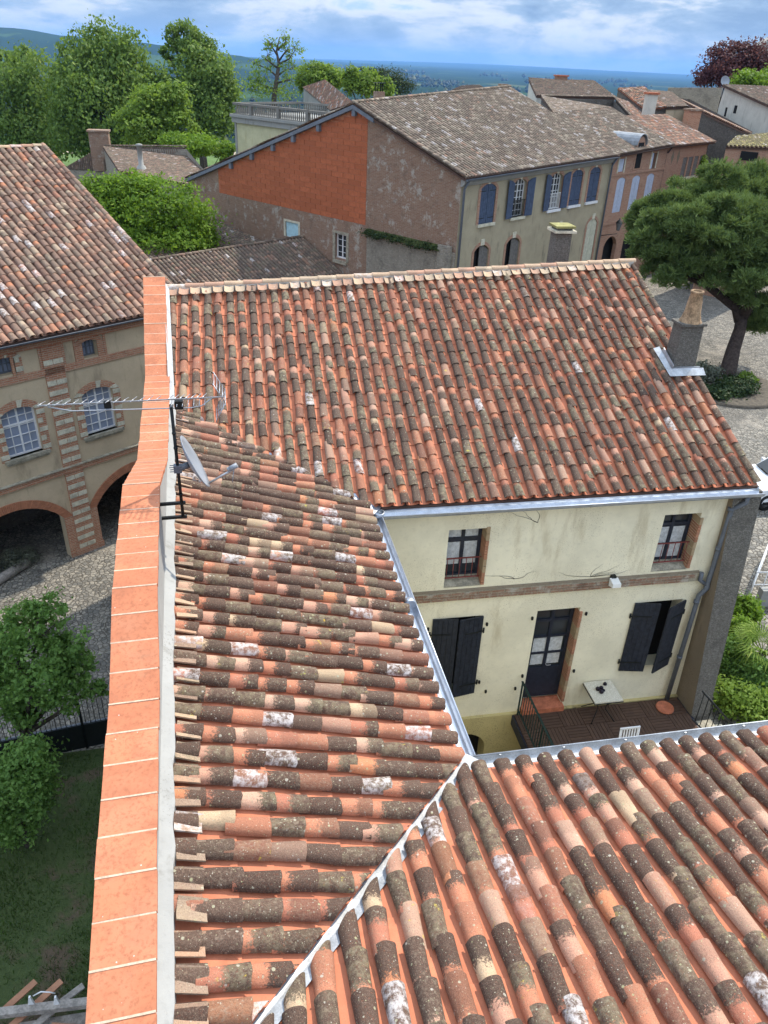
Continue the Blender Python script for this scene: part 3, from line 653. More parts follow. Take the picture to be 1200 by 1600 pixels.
shutter(house, FA.P(1.27, 0, .012), EX, OUT, .53, -11.90, -9.75, M_SHUT, ang=R(6)); shutter(house, FA.P(2.34, 0, .012), -EX, OUT, .53, -11.88, -9.77, M_SHUT, ang=R(9))
shutter(house, FA.P(5.70, 0, .012), EX, OUT, .56, -11.66, -9.77, M_SHUT, ang=R(10)); shutter(house, FA.P(6.88, 0, .012), -EX, OUT, .56, -11.62, -9.80, M_SHUT, ang=R(25))
hk = MB()
for x in (1.19, 2.44, 3.42, 4.62, 2.62, 3.30):
    for z in ((-10.0, -11.6) if x < 2.5 else ((-9.95, -11.55) if x in (3.42, 4.62) else (-11.9,))): FA.box(hk, x-.02, x+.02, z-.035, z+.035, 0, .04)
hk.build('shutter_pins', M_IRON, house)
# string course with its own bricks
sc = MB(); FA.box(sc, -.5, 7.06, -9.29, -9.08, -.02, .050); sco = sc.build('string_course', M_SILL, house)
me = None
for r_ in range(2):
    for i in range(27):
        mb = MB(); a = -.5+i*.28+(.14 if r_ else 0)
        if a+.27 > 7.04: continue
        FA.box(mb, a+.005, a+.268, -9.285+r_*.097, -9.285+r_*.097+.085, .04, .058+random.uniform(0, .008)); mb.build('brick', M_BRICKO, sco)
mb = MB(); mb.prism([FA.P(-.5, -9.08, 0), FA.P(-.5, -9.08, .056), FA.P(-.5, -9.045, 0)], EX*7.5); mb.build('course_capping', M_BROWNR, house)
# eave board, gutters, downpipe
g = MB(); gutter(g, V3(0.02, .02, ZE-.06), V3(7.70, .02, ZE-.06), .11); g.bx(0, 7.7, .14, .17, ZE-.15, ZE-.0); g.build('gutter', M_ZINC, house)
g = MB(); g.bx(.02, 7.6, .17, .262, ZE-.12, ZE-.09); g.build('soffit', M_DARKWOOD, house)
dp = MB(); q = lambda x, z, o=.12: FA.P(x, z, o)
dp.tube([V3(7.42, .02, ZE-.16), V3(7.42, .02, ZE-.30), q(7.22, -7.50, .14), q(7.20, -9.30, .13), q(7.20, -9.42, .15), q(7.08, -9.62, .13), q(7.06, -12.60, .13)], .052, 10)
for z in (-7.46, -8.4, -9.36, -9.75, -11.3): dp.tube([q(7.20 if z > -9.5 else 7.065, z, .13), q(7.20 if z > -9.5 else 7.065, z-.07, .13)], .062, 10)
dp.tube([q(7.02, -9.05, .09), q(7.02, -9.24, .10), q(7.16, -9.34, .12)], .045, 8); dp.build('downpipe', M_PIPE, house)
# battered buttress at the corner
bt = MB(); a = [V3(7.18, .12, -7.12), V3(7.80, .12, -7.12), V3(8.02, -.50, GR-.6), V3(7.40, -.50, -12.72)]
b = [V3(7.18, .6, -7.12), V3(7.80, .6, -7.12), V3(8.02, .6, GR-.6), V3(7.40, .6, -12.72)]
a[2] = V3(7.80, -.53, GR-.4); b[2] = V3(7.80, .6, GR-.4); a[3] = V3(7.40, -.53, GR-.4); b[3] = V3(7.40, .6, GR-.4)
bt.add(a+b, [(3, 2, 1, 0), (0, 1, 5, 4), (1, 2, 6, 5), (2, 3, 7, 6)]); bt.build('buttress', M_ROUGHC, house)
bt = MB(); bt.add([a[0]-EX*.003, a[3]-EX*.003, b[3]-EX*.003, b[0]-EX*.003], [(0, 3, 2, 1)]); bt.build('buttress_side', M_BROWNR, house)
# bare ivy stems on the wall
for (x, z), n in (((4.55, -9.0), 6), ((3.2, -7.6), 3), ((2.9, -8.9), 3)):
    iv = MB()
    for k in range(n):
        p = [V3(x, .245, z)]; ang = random.uniform(.1, 3.0)
        for j in range(7): ang += random.uniform(-.5, .5); p.append(p[-1]+V3(math.cos(ang)*.13*(-1 if k % 2 else -.6), 0, abs(math.sin(ang))*.05))
        iv.tube(p, [.006*(1-j/9) for j in range(8)], 4)
    iv.build('dry_ivy_stem', M_BARK, house)

# chimney on the right verge and the one beyond the ridge
def chimney(parent, x0, x1, y0, y1, zt, zb, pot=True, mat=M_ROUGHC, slab=M_STONE, ov=.03):
    c = MB(); k = .03; c.add([V3(x0, y0, zb), V3(x1, y0, zb), V3(x1, y1, zb), V3(x0, y1, zb), V3(x0+k, y0+k, zt), V3(x1-k, y0+k, zt), V3(x1-k, y1-k, zt), V3(x0+k, y1-k, zt)], [(0, 1, 5, 4), (1, 2, 6, 5), (2, 3, 7, 6), (3, 0, 4, 7), (4, 5, 6, 7)])
    co = c.build('chimney', mat, parent); s = MB(); s.bx(x0-ov, x1+ov, y0-ov, y1+ov, zt+.002, zt+.055); s.build('chimney_slab', slab, co)
    return co
ch = chimney(deckA, 7.06, 7.62, 3.08, 3.52, -4.70, -6.2, slab=M_ROUGHC, ov=.015)
px_, py_ = 7.36, 3.30
pm = MB(); pm.lathe(V3(px_, py_, -4.65), [(.25, 0), (.21, .07), (.17, .22), (.15, .45), (.125, .60), (.14, .62), (.14, .66), (.10, .66), (.09, .3)], 14); pm.build('chimney_pot', m_plain('ochre_pot', (0.33, 0.22, 0.13), 0.95, 0.5, 8, 0, 0.7, 30), ch)
fl = MB(); on_A = lambda x, y, h=0.0: V3(x, y, zA(x, y)) + NA*h
fl.add([on_A(6.93, 2.92, .10), on_A(7.78, 2.92, .10), on_A(7.76, 3.075, .17), on_A(7.00, 3.075, .17)], [(0, 1, 2, 3)])
fl.add([on_A(6.93, 2.92, .10), on_A(7.0, 3.075, .17), on_A(7.0, 3.75, .17), on_A(6.87, 3.75, .12)], [(0, 1, 2, 3)])
fl.bx(7.022, 7.71, 3.066, 3.079, zA(0, 3.07)+.06, zA(0, 3.07)+.17); fl.box(on_A(7.01, 3.07, .1), V3(.014, 0, 0), on_A(7.01, 3.62, .1)-on_A(7.01, 3.07, .1), NA*.16)
fl.build('chimney_flashing', M_LEAD, ch)
pc = V3(4.25, 8.5, 0)
pcu = on(885, 352, pc, EY)
ch2 = chimney(house, pcu[0]-.24, pcu[0]+.24, 8.5, 9.0, pcu[2]-.08, -6.6, slab=m_plain('mossy_slab', (0.27, 0.25, 0.10), 0.95, 0.4, 7, 0, .6, 30))
c = MB(); c.bx(pcu[0]-.30, pcu[0]+.30, 8.44, 9.06, pcu[2]-.20, pcu[2]-.14); c.build('chimney_collar', M_STONE, ch2)

# ---- left wing (mono-pitch against the parapet wall)
wingL = thing('side_wing', 'low side wing with mixed old barrel tiles sloping from the terracotta capped wall', 'house', (-1.7, -3.0, GL))
uB = nrm(P2-P0); vB_h = nrm(np.cross(uB, EZ)); vB_h = vB_h if vB_h[0] < 0 else -vB_h
def onB(x, y):
    k = (V3(x, y, 0)-V3(0, 0, 0)) @ vB_h; return V3(x, y, ZE + k*tB)
polyB = [onB(.13, -5.66), onB(0, 0), onB(-3.55, 2.46), onB(wallx(2.4)+.10, 2.46), onB(wallx(-9.6)+.12, -9.6)]
kv = 2.94/2.56
vn = nrm(V3(3.62, -3.15, 0)); vi = .115
polyB = [onB(.13, -5.66+.06), onB(0, 0), onB(wallx(2.5)+.03, 2.56), onB(wallx(-9.25)+.03, -9.25)]
deckB, frB = roof(wingL, 'roof', polyB, pitch=0.277, expo=0.335, nobj=300, mt=M_TILE, mc=M_CHAN, chan_obj=300, seg=10, wid=.100, hgt=.082, jit=.08, overhang=-.15)
UB, VB, NB = frB[1:]
tp0, tp1 = onB(wallx(-9.35)+.185, -9.3), onB(wallx(2.3)+.185, 2.2)
filler(wingL, tp0+NB*.0+UB*0.0, tp1, VB, NB, 0.277, M_CUT, ln=.25, raise_=.125)
wl = MB(); wl.bx(-.32, -.27, -5.4, .2, GL, ZE-.1); wl.build('courtyard_wall', M_YELLOW, wingL)
g = MB(); gutter(g, P0+V3(-.03, .0, -.06), P2+V3(-.03, .02, -.06), .10); g.tube([P0+uB*2.6+V3(-.03, 0, -.065), P0+uB*2.70+V3(-.03, 0, -.065)], .108, 10); g.build('gutter', M_ZINC, wingL)
# valley sheets
def strip(a, b, wv, lift=.02, th=.006):
    a, b = np.asarray(a), np.asarray(b); s = nrm(np.cross(b-a, EZ))*wv; m = MB(); m.prism([a-s+EZ*(lift+.03), a+EZ*lift, a+s+EZ*(lift+.03), b+s+EZ*(lift+.03), b+EZ*lift, b-s+EZ*(lift+.03)], EZ*th); return m
VBC = onB(-3.02, -9.28)
m = strip(P2, VBC, .125, -.04); m.build('valley_sheet', M_LEAD, wingL)
m = strip(P0, V3(wallx(2.5), 2.50, zA(0, 2.48)), .16, .0); m.build('valley_sheet', M_ZINC, wingL)
m = MB(); m.lathe(P0+V3(.02, .0, -.10), [(.01, 0), (.09, 0), (.11, .10), (.10, .10)], 10); m.build('gutter_outlet', M_ZINC, wingL)

# ---- front wing
wingF = thing('front_wing', 'near wing with lichen spotted barrel tiles sloping down to the grey gutter of the courtyard', 'house', (2.5, -8.5, GL))
def onC(x, y): return V3(x, y, ZE - (y+5.66)*tC)
xr = 7.2
polyC = [onC(.16+.03, -5.66), onC(xr, -5.66), onC(xr, -10.9), onC(-3.3, -10.9), onC(-3.0, -9.35)]
deckC, frC = roof(wingF, 'roof', polyC, pitch=0.2565, expo=0.385, nobj=300, mt=M_TILE, mc=M_CHAN, chan_obj=300, seg=12, wid=.096, hgt=.080, jit=.07, overhang=-.26)
wl = MB(); wl.bx(.2, xr-.2, -6.0, -5.95, GL, ZE-.08); wl.build('courtyard_wall', M_YELLOW, wingF)
wl = MB(); wl.bx(xr-.25, xr-.2, -10.8, -5.95, GL, ZE-.08); wl.build('gable_wall', M_YELLOW, wingF)
g = MB(); gutter(g, V3(.10, -5.74, ZE-.05), V3(xr, -5.72, ZE-.05), .10)
for i in range(9): g.tube([V3(.5+i*.8, -5.65, ZE-.07), V3(.5+i*.8, -5.65, ZE-.05)], .016, 6)
g.build('gutter', M_LEAD, wingF)

# ---- parapet wall with its terracotta coping
pw = thing('parapet_wall', 'tall parapet wall with white rendered flank and orange terracotta coping', 'wall', (-3.6, -2, GL))
ST = [(-10.6, -5.95), (-8.66, -5.68), (-7.68, -5.51), (-5.97, -5.35), (-4.66, -4.94), (-2.56, -4.82), (-.36, -5.56), (3.22, -5.52), (6.05, -4.30)]
WT = 0.46
def topz(y):
    ys = [a for a, _ in ST]; return float(np.interp(y, ys, [b for _, b in ST]))
body = MB(); ins = .03
ys = [a for a, _ in ST]
Rf = [V3(wallx(y)-ins, y, z-.045) for y, z in ST]; Lf = [V3(wallx(y)-WT+ins, y, z-.045) for y, z in ST]
for i in range(len(ST)-1):
    body.poly(Rf[i], V3(*Rf[i][:2], GL), V3(*Rf[i+1][:2], GL), Rf[i+1]); body.poly(Lf[i+1], V3(*Lf[i+1][:2], GL), V3(*Lf[i][:2], GL), Lf[i]); body.poly(Rf[i], Rf[i+1], Lf[i+1], Lf[i])
body.poly(Rf[-1], V3(*Rf[-1][:2], GL), V3(*Lf[-1][:2], GL), Lf[-1]); body.poly(Lf[0], V3(*Lf[0][:2], GL), V3(*Rf[0][:2], GL), Rf[0])
body.build('wall_body', M_WREND, pw)
# mortar bed along the foot of the wall on the roof
fm = MB(); yy = np.arange(-9.4, 2.3, .22)
pr = [(onB(wallx(y)-.03, y)+EZ*.17, onB(wallx(y)+.085+random.uniform(-.012, .018), y)+EZ*(.125+random.uniform(-.01, .012))) for y in yy]
for (a, b), (c, d) in zip(pr, pr[1:]): fm.poly(a, b, d, c); fm.poly(b, b-EZ*.14, d-EZ*.14, d)
fm.build('mortar_flashing', M_WREND, pw)
fm = MB(); yy = np.arange(2.4, 5.95, .25)
for y0, y1 in zip(yy, yy[1:]): fm.poly(V3(wallx(y0)-.03, y0, zA(0, y0)+.22), V3(wallx(y0)+.07, y0, zA(0, y0)+.12), V3(wallx(y1)+.07, y1, zA(0, y1)+.12), V3(wallx(y1)-.03, y1, zA(0, y1)+.22))
fm.build('zinc_flashing', M_LEAD, pw)
k = 0
for (ya, za), (yb, zb) in zip(ST, ST[1:]):
    L = math.hypot(yb-ya, zb-za); n = max(1, round(L/.315))
    for i in range(n):
        a, b = i/n, (i+1)/n; gap = random.uniform(.011, .019)/L
        p0 = V3(wallx(ya+(yb-ya)*a), ya+(yb-ya)*(a+gap/2), za+(zb-za)*(a+gap/2)); p1 = V3(wallx(ya+(yb-ya)*b), ya+(yb-ya)*(b-gap/2), za+(zb-za)*(b-gap/2))
        nn = nrm(np.cross(V3(1, 0, 0), p1-p0)); nn = nn if nn[2] > 0 else -nn
        sk = V3(-WT, random.uniform(-.003, .003)-.022, 0); dz = nn*random.uniform(-.004, .004)
        o_ = MB(); o_.box(p0-nn*.045+dz+V3(random.uniform(-.006, .004), 0, 0), p1-p0, sk, nn*.045); o_.build('coping_tile', M_COPE, pw)
        if i < n:
            j = MB(); q = p1+nrm(p1-p0)*.0; j.box(p1-nn*.04-V3(.004, 0, 0), nrm(p1-p0)*.016, sk*.995, nn*(.041+random.uniform(-.002, .006))); j.build('mortar_joint', M_CJOINT, pw)
        k += 1

# ---- television mast and satellite dish
yM = -2.62
mt_, mb_ = on(267, 632, V3(0, yM, 0), EY), on(286, 806, V3(0, yM, 0), EY)
am = thing('television_antenna', 'long aluminium yagi aerial on a black mast bracketed to the white flank of the parapet', 'antenna', (mb_[0], mb_[1], mb_[2]))
m = MB(); m.tube([mb_, mt_], .021, 10)
for f in (.2, .45, .62, .75): m.tube([mb_+(mt_-mb_)*f, mb_+(mt_-mb_)*(f+.015)], .027, 10)
m.build('mast', M_IRON, am)
m = MB()
for uv in ((250, 783), (252, 810)):
    wp = on(*uv, V3(wallx(yM)-.04, 0, 0), EX); e = mb_+(mt_-mb_)*((wp[2]+.04-mb_[2])/(mt_[2]-mb_[2])); e = V3(e[0]+.05, yM, wp[2]+.01)
    m.box(V3(wallx(yM)-.06, yM-.02, wp[2]), V3(e[0]-wallx(yM)+.06, 0, .01), V3(0, .04, 0), V3(0, 0, .035))
m.build('wall_bracket', M_IRON, am)
bl, br = on(62, 634, V3(0, yM, 0), EY), on(352, 620, V3(0, yM, 0), EY)
b2l, b2r = on(78, 641, V3(0, yM, 0), EY), on(300, 637, V3(0, yM, 0), EY)
m = MB(); bd = br-bl; m.box(bl-V3(0, .007, .007), bd, V3(0, .014, 0), V3(0, 0, .014)); m.tube([bl+bd*.04-EZ*.02, b2l+V3(.25, 0, -.02), b2r, b2r+V3(.12, 0, .02), bl+bd*.93], .008, 6); m.build('boom', M_ALU, am)
el = MB()
for i in range(15):
    c = bl+bd*(.01+.62*i/14); L = .085 + .01*(i % 2); el.tube([c+V3(-.03, -L, .03), c+V3(.03, L, .02)], .0045, 5)
for i in range(7):
    c = bl+bd*(.70+.022*i*1.4); el.tube([c+V3(-.02, -.14, .06), c+V3(.02, .14, .0)], .006, 5); el.tube([c+V3(0, -.12, -.05), c+V3(0, .12, -.05)], .005, 5)
el.build('director_rods', M_ALU, am)
m = MB(); q = br
for s in (-1, 1):
    for i in range(5): m.tube([q+V3(-.03*i, -.20, s*(.03+.05*i)), q+V3(-.03*i, .20, s*(.03+.05*i))], .005, 5)
    m.tube([q+V3(0, -.2, 0), q+V3(-.13, -.2, s*.25)], .006, 5); m.tube([q+V3(0, .2, 0), q+V3(-.13, .2, s*.25)], .006, 5)
m.build('reflector_grid', M_ALU, am)
m = MB(); c = bl+bd*.74; m.bx(c[0]-.05, c[0]+.05, c[1]-.04, c[1]+.04, c[2]-.12, c[2]-.02); m.build('dipole_box', M_IRON, am); m = MB(); c = bl+bd*.36; m.bx(c[0]-.05, c[0]+.03, c[1]-.02, c[1]+.02, c[2]-.07, c[2]+.02); m.build('boom_clamp', M_IRON, am)
dc = on(303, 722, V3(0, yM, 0), EY); dn = nrm(V3(.90, .10, .40))
sd = thing('satellite_dish', 'light grey satellite dish clamped to the black mast, arm pointing over the tiles', 'satellite dish', dc)
m = MB(); da = nrm(np.cross(dn, EY)); db = np.cross(dn, da); rings, sg = 6, 28; vs = []; fs = []
for side in (0, 1):
    for i in range(rings+1):
        r_ = .345*i/rings
        for k2 in range(sg):
            q = 2*math.pi*k2/sg; vs.append(dc+da*r_*1.08*math.cos(q)+db*r_*math.sin(q)+dn*(.62*r_*r_-.05-(.012 if side else 0)))
nv = (rings+1)*sg
for side in (0, 1):
    for i in range(rings):
        for k2 in range(sg):
            f = (side*nv+i*sg+k2, side*nv+i*sg+(k2+1) % sg, side*nv+(i+1)*sg+(k2+1) % sg, side*nv+(i+1)*sg+k2); fs.append(f if side == 0 else f[::-1])
for k2 in range(sg): fs.append((rings*sg+k2, rings*sg+(k2+1) % sg, nv+rings*sg+(k2+1) % sg, nv+rings*sg+k2))
m.add(vs, fs, smooth=True); m.build('reflector', M_DISH, sd)
lo = dc + da*(.355 if da[2] < 0 else -.355) + dn*.03; ln_ = lo + dn*.30 + V3(.05, -.02, .06)
mp = mb_+(mt_-mb_)*((dc[2]-.08-mb_[2])/(mt_[2]-mb_[2]))
m = MB(); m.tube([lo, ln_], .016, 8); m.build('feed_arm', M_ALU, sd)
m = MB(); m.tube([ln_-dn*.06+EZ*.03, ln_+dn*.05+EZ*.03], .035, 10); m.tube([ln_-dn*.09+EZ*.03, ln_-dn*.06+EZ*.03], .03, 10); m.tube([ln_+EZ*.0, ln_-V3(.02, 0, .12), ln_-V3(.03, 0, .2)], .006, 5); m.build('receiver', M_DISH, sd)
m = MB(); bc = dc-dn*.07; m.tube([bc, mp+V3(.02, 0, 0)], .045, 8); m.box(mp-V3(.05, .04, .05), V3(.10, 0, 0), V3(0, .08, 0), V3(0, 0, .10))
for z in (-.03, .03): m.tube([mp+V3(.03, -.03, z), mp+V3(-.10, -.03, z)], .006, 5); m.tube([mp+V3(.03, .03, z), mp+V3(-.10, .03, z)], .006, 5)
m.build('clamp', M_PIPE, sd)

# ------------------------------------------------------------------ terrace and what stands on it
ZT = -12.62
tr = MB(); tr.bx(3.30, 7.40, -5.9, .168, ZT-.30, ZT-.030); tro = tr.build('terrace', M_DARKWOOD, None, 'structure')
M_PLANK = m_channel('dark_decking', (0.085, 0.05, 0.034)); sz = .5; npl = 6
pm_h = [MB(), MB()]
me_x = MB().bx(0, sz-.012, 0, sz/npl-.010, -.028, 0).mesh('deck_plank'); me_y = MB().bx(0, sz/npl-.010, 0, sz-.012, -.028, 0).mesh('deck_plank')
for q in (me_x, me_y): q.materials.append(M_PLANK)
for i in range(8):
    for j in range(6):
        x, y = 3.34+i*sz, .15-(j+1)*sz
        for k in range(npl):
            hor = (i+j) % 2; o = bpy.data.objects.new('deck_plank', me_x if hor else me_y); COL.objects.link(o)
            o.location = (x, y+k*sz/npl, ZT+random.uniform(-.002, .002)) if hor else (x+k*sz/npl, y, ZT+random.uniform(-.002, .002)); o.parent = tro
rl = thing('terrace_railing', 'dark green iron railing along the open side of the terrace beside the door', 'railing', (3.4, -1.2, ZT))
m = MB(); m.box(V3(3.38, -2.6, -11.64), V3(.045, 0, 0), V3(0, 2.75, 0), V3(0, 0, .02)); m.box(V3(3.39, -2.6, -12.48), V3(.03, 0, 0), V3(0, 2.75, 0), V3(0, 0, .02)); m.build('rail', M_GIRON, rl)
for i in range(23):
    y = .12-i*.115; m = MB(); m.box(V3(3.396, y, -12.47 if i % 11 else ZT), V3(.014 if i % 11 else .03, 0, 0), V3(0, .014 if i % 11 else .03, 0), V3(0, 0, .83 if i % 11 else .98)); m.build('baluster', M_GIRON, rl)
sr = thing('stair_railing', 'black iron handrail slanting down the garden steps beside the buttress', 'railing', (7.6, -1.0, ZT-.3))
ra, rb = V3(7.02, -.95, -11.36), V3(8.25, -.95, -12.72); m = MB(); m.tube([ra, rb], .022, 8); m.tube([ra+V3(0, .03, -.86), rb+V3(0, .03, -.75)], .016, 6); m.build('handrail', M_IRON, sr)
for i in range(8): c = ra+(rb-ra)*(i+.4)/8; m = MB(); m.tube([c, c-EZ*.85], .010, 5); m.build('baluster', M_IRON, sr)
st = thing('garden_steps', 'worn stone steps going down from the terrace to the garden behind the stair rail', 'steps', (7.8, -1.4, GR))
for i in range(4):
    m = MB(); x = 7.41+i*.33; m.bx(x, x+.36, -2.3, -.60, GR-1.2, ZT-.03-i*.19); m.build('step', M_STONE if i % 2 else M_SILL, st)
# bistro table
tb = thing('bistro_table', 'small square cream mosaic table against the cream wall of the terrace', 'table', (5.24, -.10, ZT))
m = MB(); m.bx(4.91, 5.57, -.43, .225, -11.955, -11.925); m.build('table_top', M_TABLE, tb); m = MB()
m.bx(4.90, 5.58, -.44, .23, -11.975, -11.955); m.build('top_frame', M_IRON, tb)
for sx in (-1, 1):
    for sy in (-1, 1):
        c = V3(5.24, -.10, 0); m = MB(); m.tube([c+V3(sx*.28, sy*.28, -11.97), c+V3(sx*.10, sy*.10, -12.25), c+V3(sx*.10, sy*.10, -12.38), c+V3(sx*.28, sy*.28, ZT)], .011, 6); m.build('leg', M_IRON, tb)
for i, (x, y, r_) in enumerate(((5.13, -.05, .052), (5.22, -.03, .05), (5.17, -.15, .05), (5.25, -.10, .034), (5.36, .08, .045))):
    m = MB(); m.lathe(V3(x, y, -11.925), [(0.004, 0), (r_*.7, .006), (r_, r_*.7), (r_*.85, r_*1.3), (r_*.4, r_*1.75), (r_*.12, r_*1.85), (.004, r_*1.9)], 12)
    o = m.build('dark_fruit', M_FRUIT, None); tag(o, ('largest dark purple fruit of the heap on the mosaic table', 'dark purple fruit touching the largest one, on its wall side', 'dark purple fruit of the heap toward the open edge of the table')[i] if i < 3 else ('smallest dark purple fruit beside the heap on the mosaic table' if i == 3 else 'single dark purple fruit apart from the heap by the wall'), 'fruit', 'dark fruits on the terrace table')
cs = atz(985, 1136, -11.74)
cr = thing('garden_chair', 'white slatted garden chair pulled up at the terrace gutter', 'chair', (cs[0], cs[1]-.2, ZT))
cx, ztp = cs[0], -11.74; cy = cs[1]-.44
for sx in (-1, 1):
    m = MB(); m.tube([V3(cx+sx*.21, cy+.44, ztp), V3(cx+sx*.21, cy+.38, -12.18), V3(cx+sx*.21, cy+.46, ZT)], .014, 6); m.build('leg', M_WHITE, cr)
    m = MB(); m.tube([V3(cx+sx*.21, cy-.02, -12.18), V3(cx+sx*.21, cy-.06, ZT)], .014, 6); m.build('leg', M_WHITE, cr)
m = MB(); m.bx(cx-.22, cx+.22, cy+.42, cy+.45, ztp-.04, ztp); m.build('back_rail', M_WHITE, cr); m = MB(); m.bx(cx-.22, cx+.22, cy+.38, cy+.41, -12.12, -12.08); m.build('back_rail', M_WHITE, cr)
for i in range(7): x = cx-.18+i*.06; m = MB(); m.prism([V3(x-.016, cy+.43, ztp-.03), V3(x+.016, cy+.43, ztp-.03), V3(x+.016, cy+.39, -12.1), V3(x-.016, cy+.39, -12.1)], V3(0, .012, 0)); m.build('back_slat', M_WHITE, cr)
for i in range(6): y = cy-.05+i*.075; m = MB(); m.bx(cx-.21, cx+.21, y, y+.055, -12.185, -12.165); m.build('seat_slat', M_WHITE, cr)
m = MB(); c = V3(6.86, -.16, ZT); m.lathe(c, [(.005, .03), (.16, .03), (.185, .05), (.20, .05), (.205, .02), (.17, 0), (.005, 0)], 20)
o = m.build('terracotta_saucer', M_POT, None); tag(o, 'round terracotta dish on the decking at the foot of the downpipe', 'plant saucer')
fl_ = thing('floodlight', 'small white floodlight fixed on the brick string course', 'lamp', (4.98, .19, -9.05))
lp = FA.px(955, 908); m = MB(); m.prism([FA.P(lp[0]-.09, -9.20, .08), FA.P(lp[0]-.09, -9.14, .26), FA.P(lp[0]-.09, -9.06, .25), FA.P(lp[0]-.09, -9.02, .07)], EX*.18); m.build('lamp_head', M_LAMPW, fl_)
m = MB(); FA.box(m, lp[0]-.05, lp[0]+.05, -9.12, -8.98, 0, .09); m.build('lamp_bracket', M_IRON, fl_)

# ------------------------------------------------------------------ the arcaded house on the left
DE = V3(math.cos(R(36.1)), math.sin(R(36.1)), 0)
FE = Fac(atz(160, 852, GL), DE)
eh = thing('arcaded_house', 'beige and brick house with striped stone quoins, white windows and ground floor arches', 'house', FE.P(-1, GL, -3))
zE = -7.50; sR = 4.2; sL = -7.5
def pxr(u0, v0, u1, v1, u2, v2, u3, v3):       # four pixel corners -> mean rectangle in the facade
    q = [FE.px(u0, v0), FE.px(u1, v1), FE.px(u2, v2), FE.px(u3, v3)]
    return (q[0][0]+q[3][0])/2, (q[1][0]+q[2][0])/2, (q[2][1]+q[3][1])/2, (q[0][1]+q[1][1])/2
win1 = pxr(124, 612, 172, 600, 186, 668, 139, 680); win0 = pxr(0, 643, 54, 630, 68, 705, 14, 717)
att1 = pxr(126, 533, 149, 529, 155, 556, 131, 560); att0 = pxr(-8, 562, 20, 556, 26, 583, -2, 590)
zB1 = np.mean([FE.px(0, 765)[1], FE.px(205, 705)[1]]); zB2 = np.mean([FE.px(0, 602)[1], FE.px(222, 543)[1]])
aR = FE.px(112, 868)[0]; aT = FE.px(45, 790)[1]
arch0 = (aR-3.3, aR, GL-.3, aT, .9); a1l = FE.px(160, 852)[0]+.04; arch1 = (a1l, a1l+3.3, GL-.3, aT+.02, .9)
HOLES = [(*win1, .16), (*win0, .16), att1, att0, arch0, arch1]
w = MB(); wall(w, FE, sL, sR, GL-.3, zE, HOLES, .35); w.build('facade_wall', M_BEIGE, eh)
w = MB()
for s_ in (sR, sL): w.poly(FE.P(s_, GL), FE.P(s_, GL, -15), FE.P(s_, zE, -15), FE.P(s_, -3.55, -8.7), FE.P(s_, zE, 0))
w.poly(FE.P(sR, GL, -15), FE.P(sL, GL, -15), FE.P(sL, zE, -15), FE.P(sR, zE, -15)); w.build('gable_wall', M_BRICKR, eh)
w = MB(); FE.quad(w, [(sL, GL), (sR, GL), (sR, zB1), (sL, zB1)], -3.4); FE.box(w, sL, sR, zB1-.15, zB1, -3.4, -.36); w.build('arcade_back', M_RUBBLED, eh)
w = MB()
for z0, z1, o in ((zE-.42, zE-.02, .10), (zB2-.11, zB2+.11, .05), (zB1-.10, zB1+.10, .07)): FE.box(w, sL, sR-.01, z0, z1, -.05, o)
w.build('brick_string_course', M_BRICK, eh)
w = MB(); FE.box(w, sL, sR-.01, zE-.14, zE-.021, .10, .20); w.build('cornice', M_BRICK, eh)
w = MB(); FE.box(w, sL, sR-.01, zB1+.10, zB1+.14, -.02, .12); w.build('course_capping', M_SILL, eh)
def surround(h, rise, st=True, th=.26):
    a, b, c, d = h[:4]; zs = d-rise
    jm = MB(); FE.box(jm, a-th, a, c-.05, zs, -.02, .018); FE.box(jm, b, b+th, c-.05, zs, -.02, .018)
    ap, op = arch_pts(a, b, zs, max(rise, .03)), arch_pts(a-th, b+th, zs, max(rise, .03)+th*.9)
    for (p, q), (p2, q2) in zip(zip(ap, ap[1:]), zip(op, op[1:])): jm.prism([FE.P(*p, -.02), FE.P(*q, -.02), FE.P(*q2, -.02), FE.P(*p2, -.02)], FE.n*.038)
    jo_ = jm.build('window_surround' if c > GL+1 else 'arch_surround', M_BRICK, eh)
    if st:
        for sd_ in (0, 1):
            z = c+.04; k = 0
            while z < zs-.1:
                hh = .15 if k % 2 == 0 else .13
                if k % 2 == 0:
                    mb = MB(); wd = th*(1.0 if k % 4 == 0 else .62); s0_ = a-wd if sd_ == 0 else b; FE.box(mb, s0_, s0_+wd, z, z+hh, -.01, .030+random.random()*.01); mb.build('stone', M_STONE, jo_)
                z += hh+.01; k += 1
        n = len(ap)-1
        for i in (0, n//2, n-1):
            mb = MB(); mb.prism([FE.P(*ap[i], -.01), FE.P(*ap[i+1], -.01), FE.P(*op[i+1], -.01), FE.P(*op[i], -.01)], FE.n*.045); mb.build('stone', M_STONE, jo_)
    return jo_
for h in (win1, win0):
    surround(h, .16); window(eh, FE, h[0], h[1], h[2], h[3], .14, M_WHITE, 2, 5, rise=.16, transom=h[2]+(h[3]-h[2])*.64, fr=.055, mun=.022, glass=M_PANEB)
    s_ = MB(); FE.box(s_, h[0]-.18, h[1]+.18, h[2]-.10, h[2], -.14, .12); FE.box(s_, h[0]-.14, h[1]+.14, h[2]-.18, h[2]-.10, -.02, .07); s_.build('window_sill', M_SILL, eh)
for h in (att1, att0):
    surround(h, .06, st=(h is att0), th=.22); window(eh, FE, h[0], h[1], h[2], h[3], .24, M_GREYW, 2, 2, fr=.04, mun=.02, glass=M_PANEB)
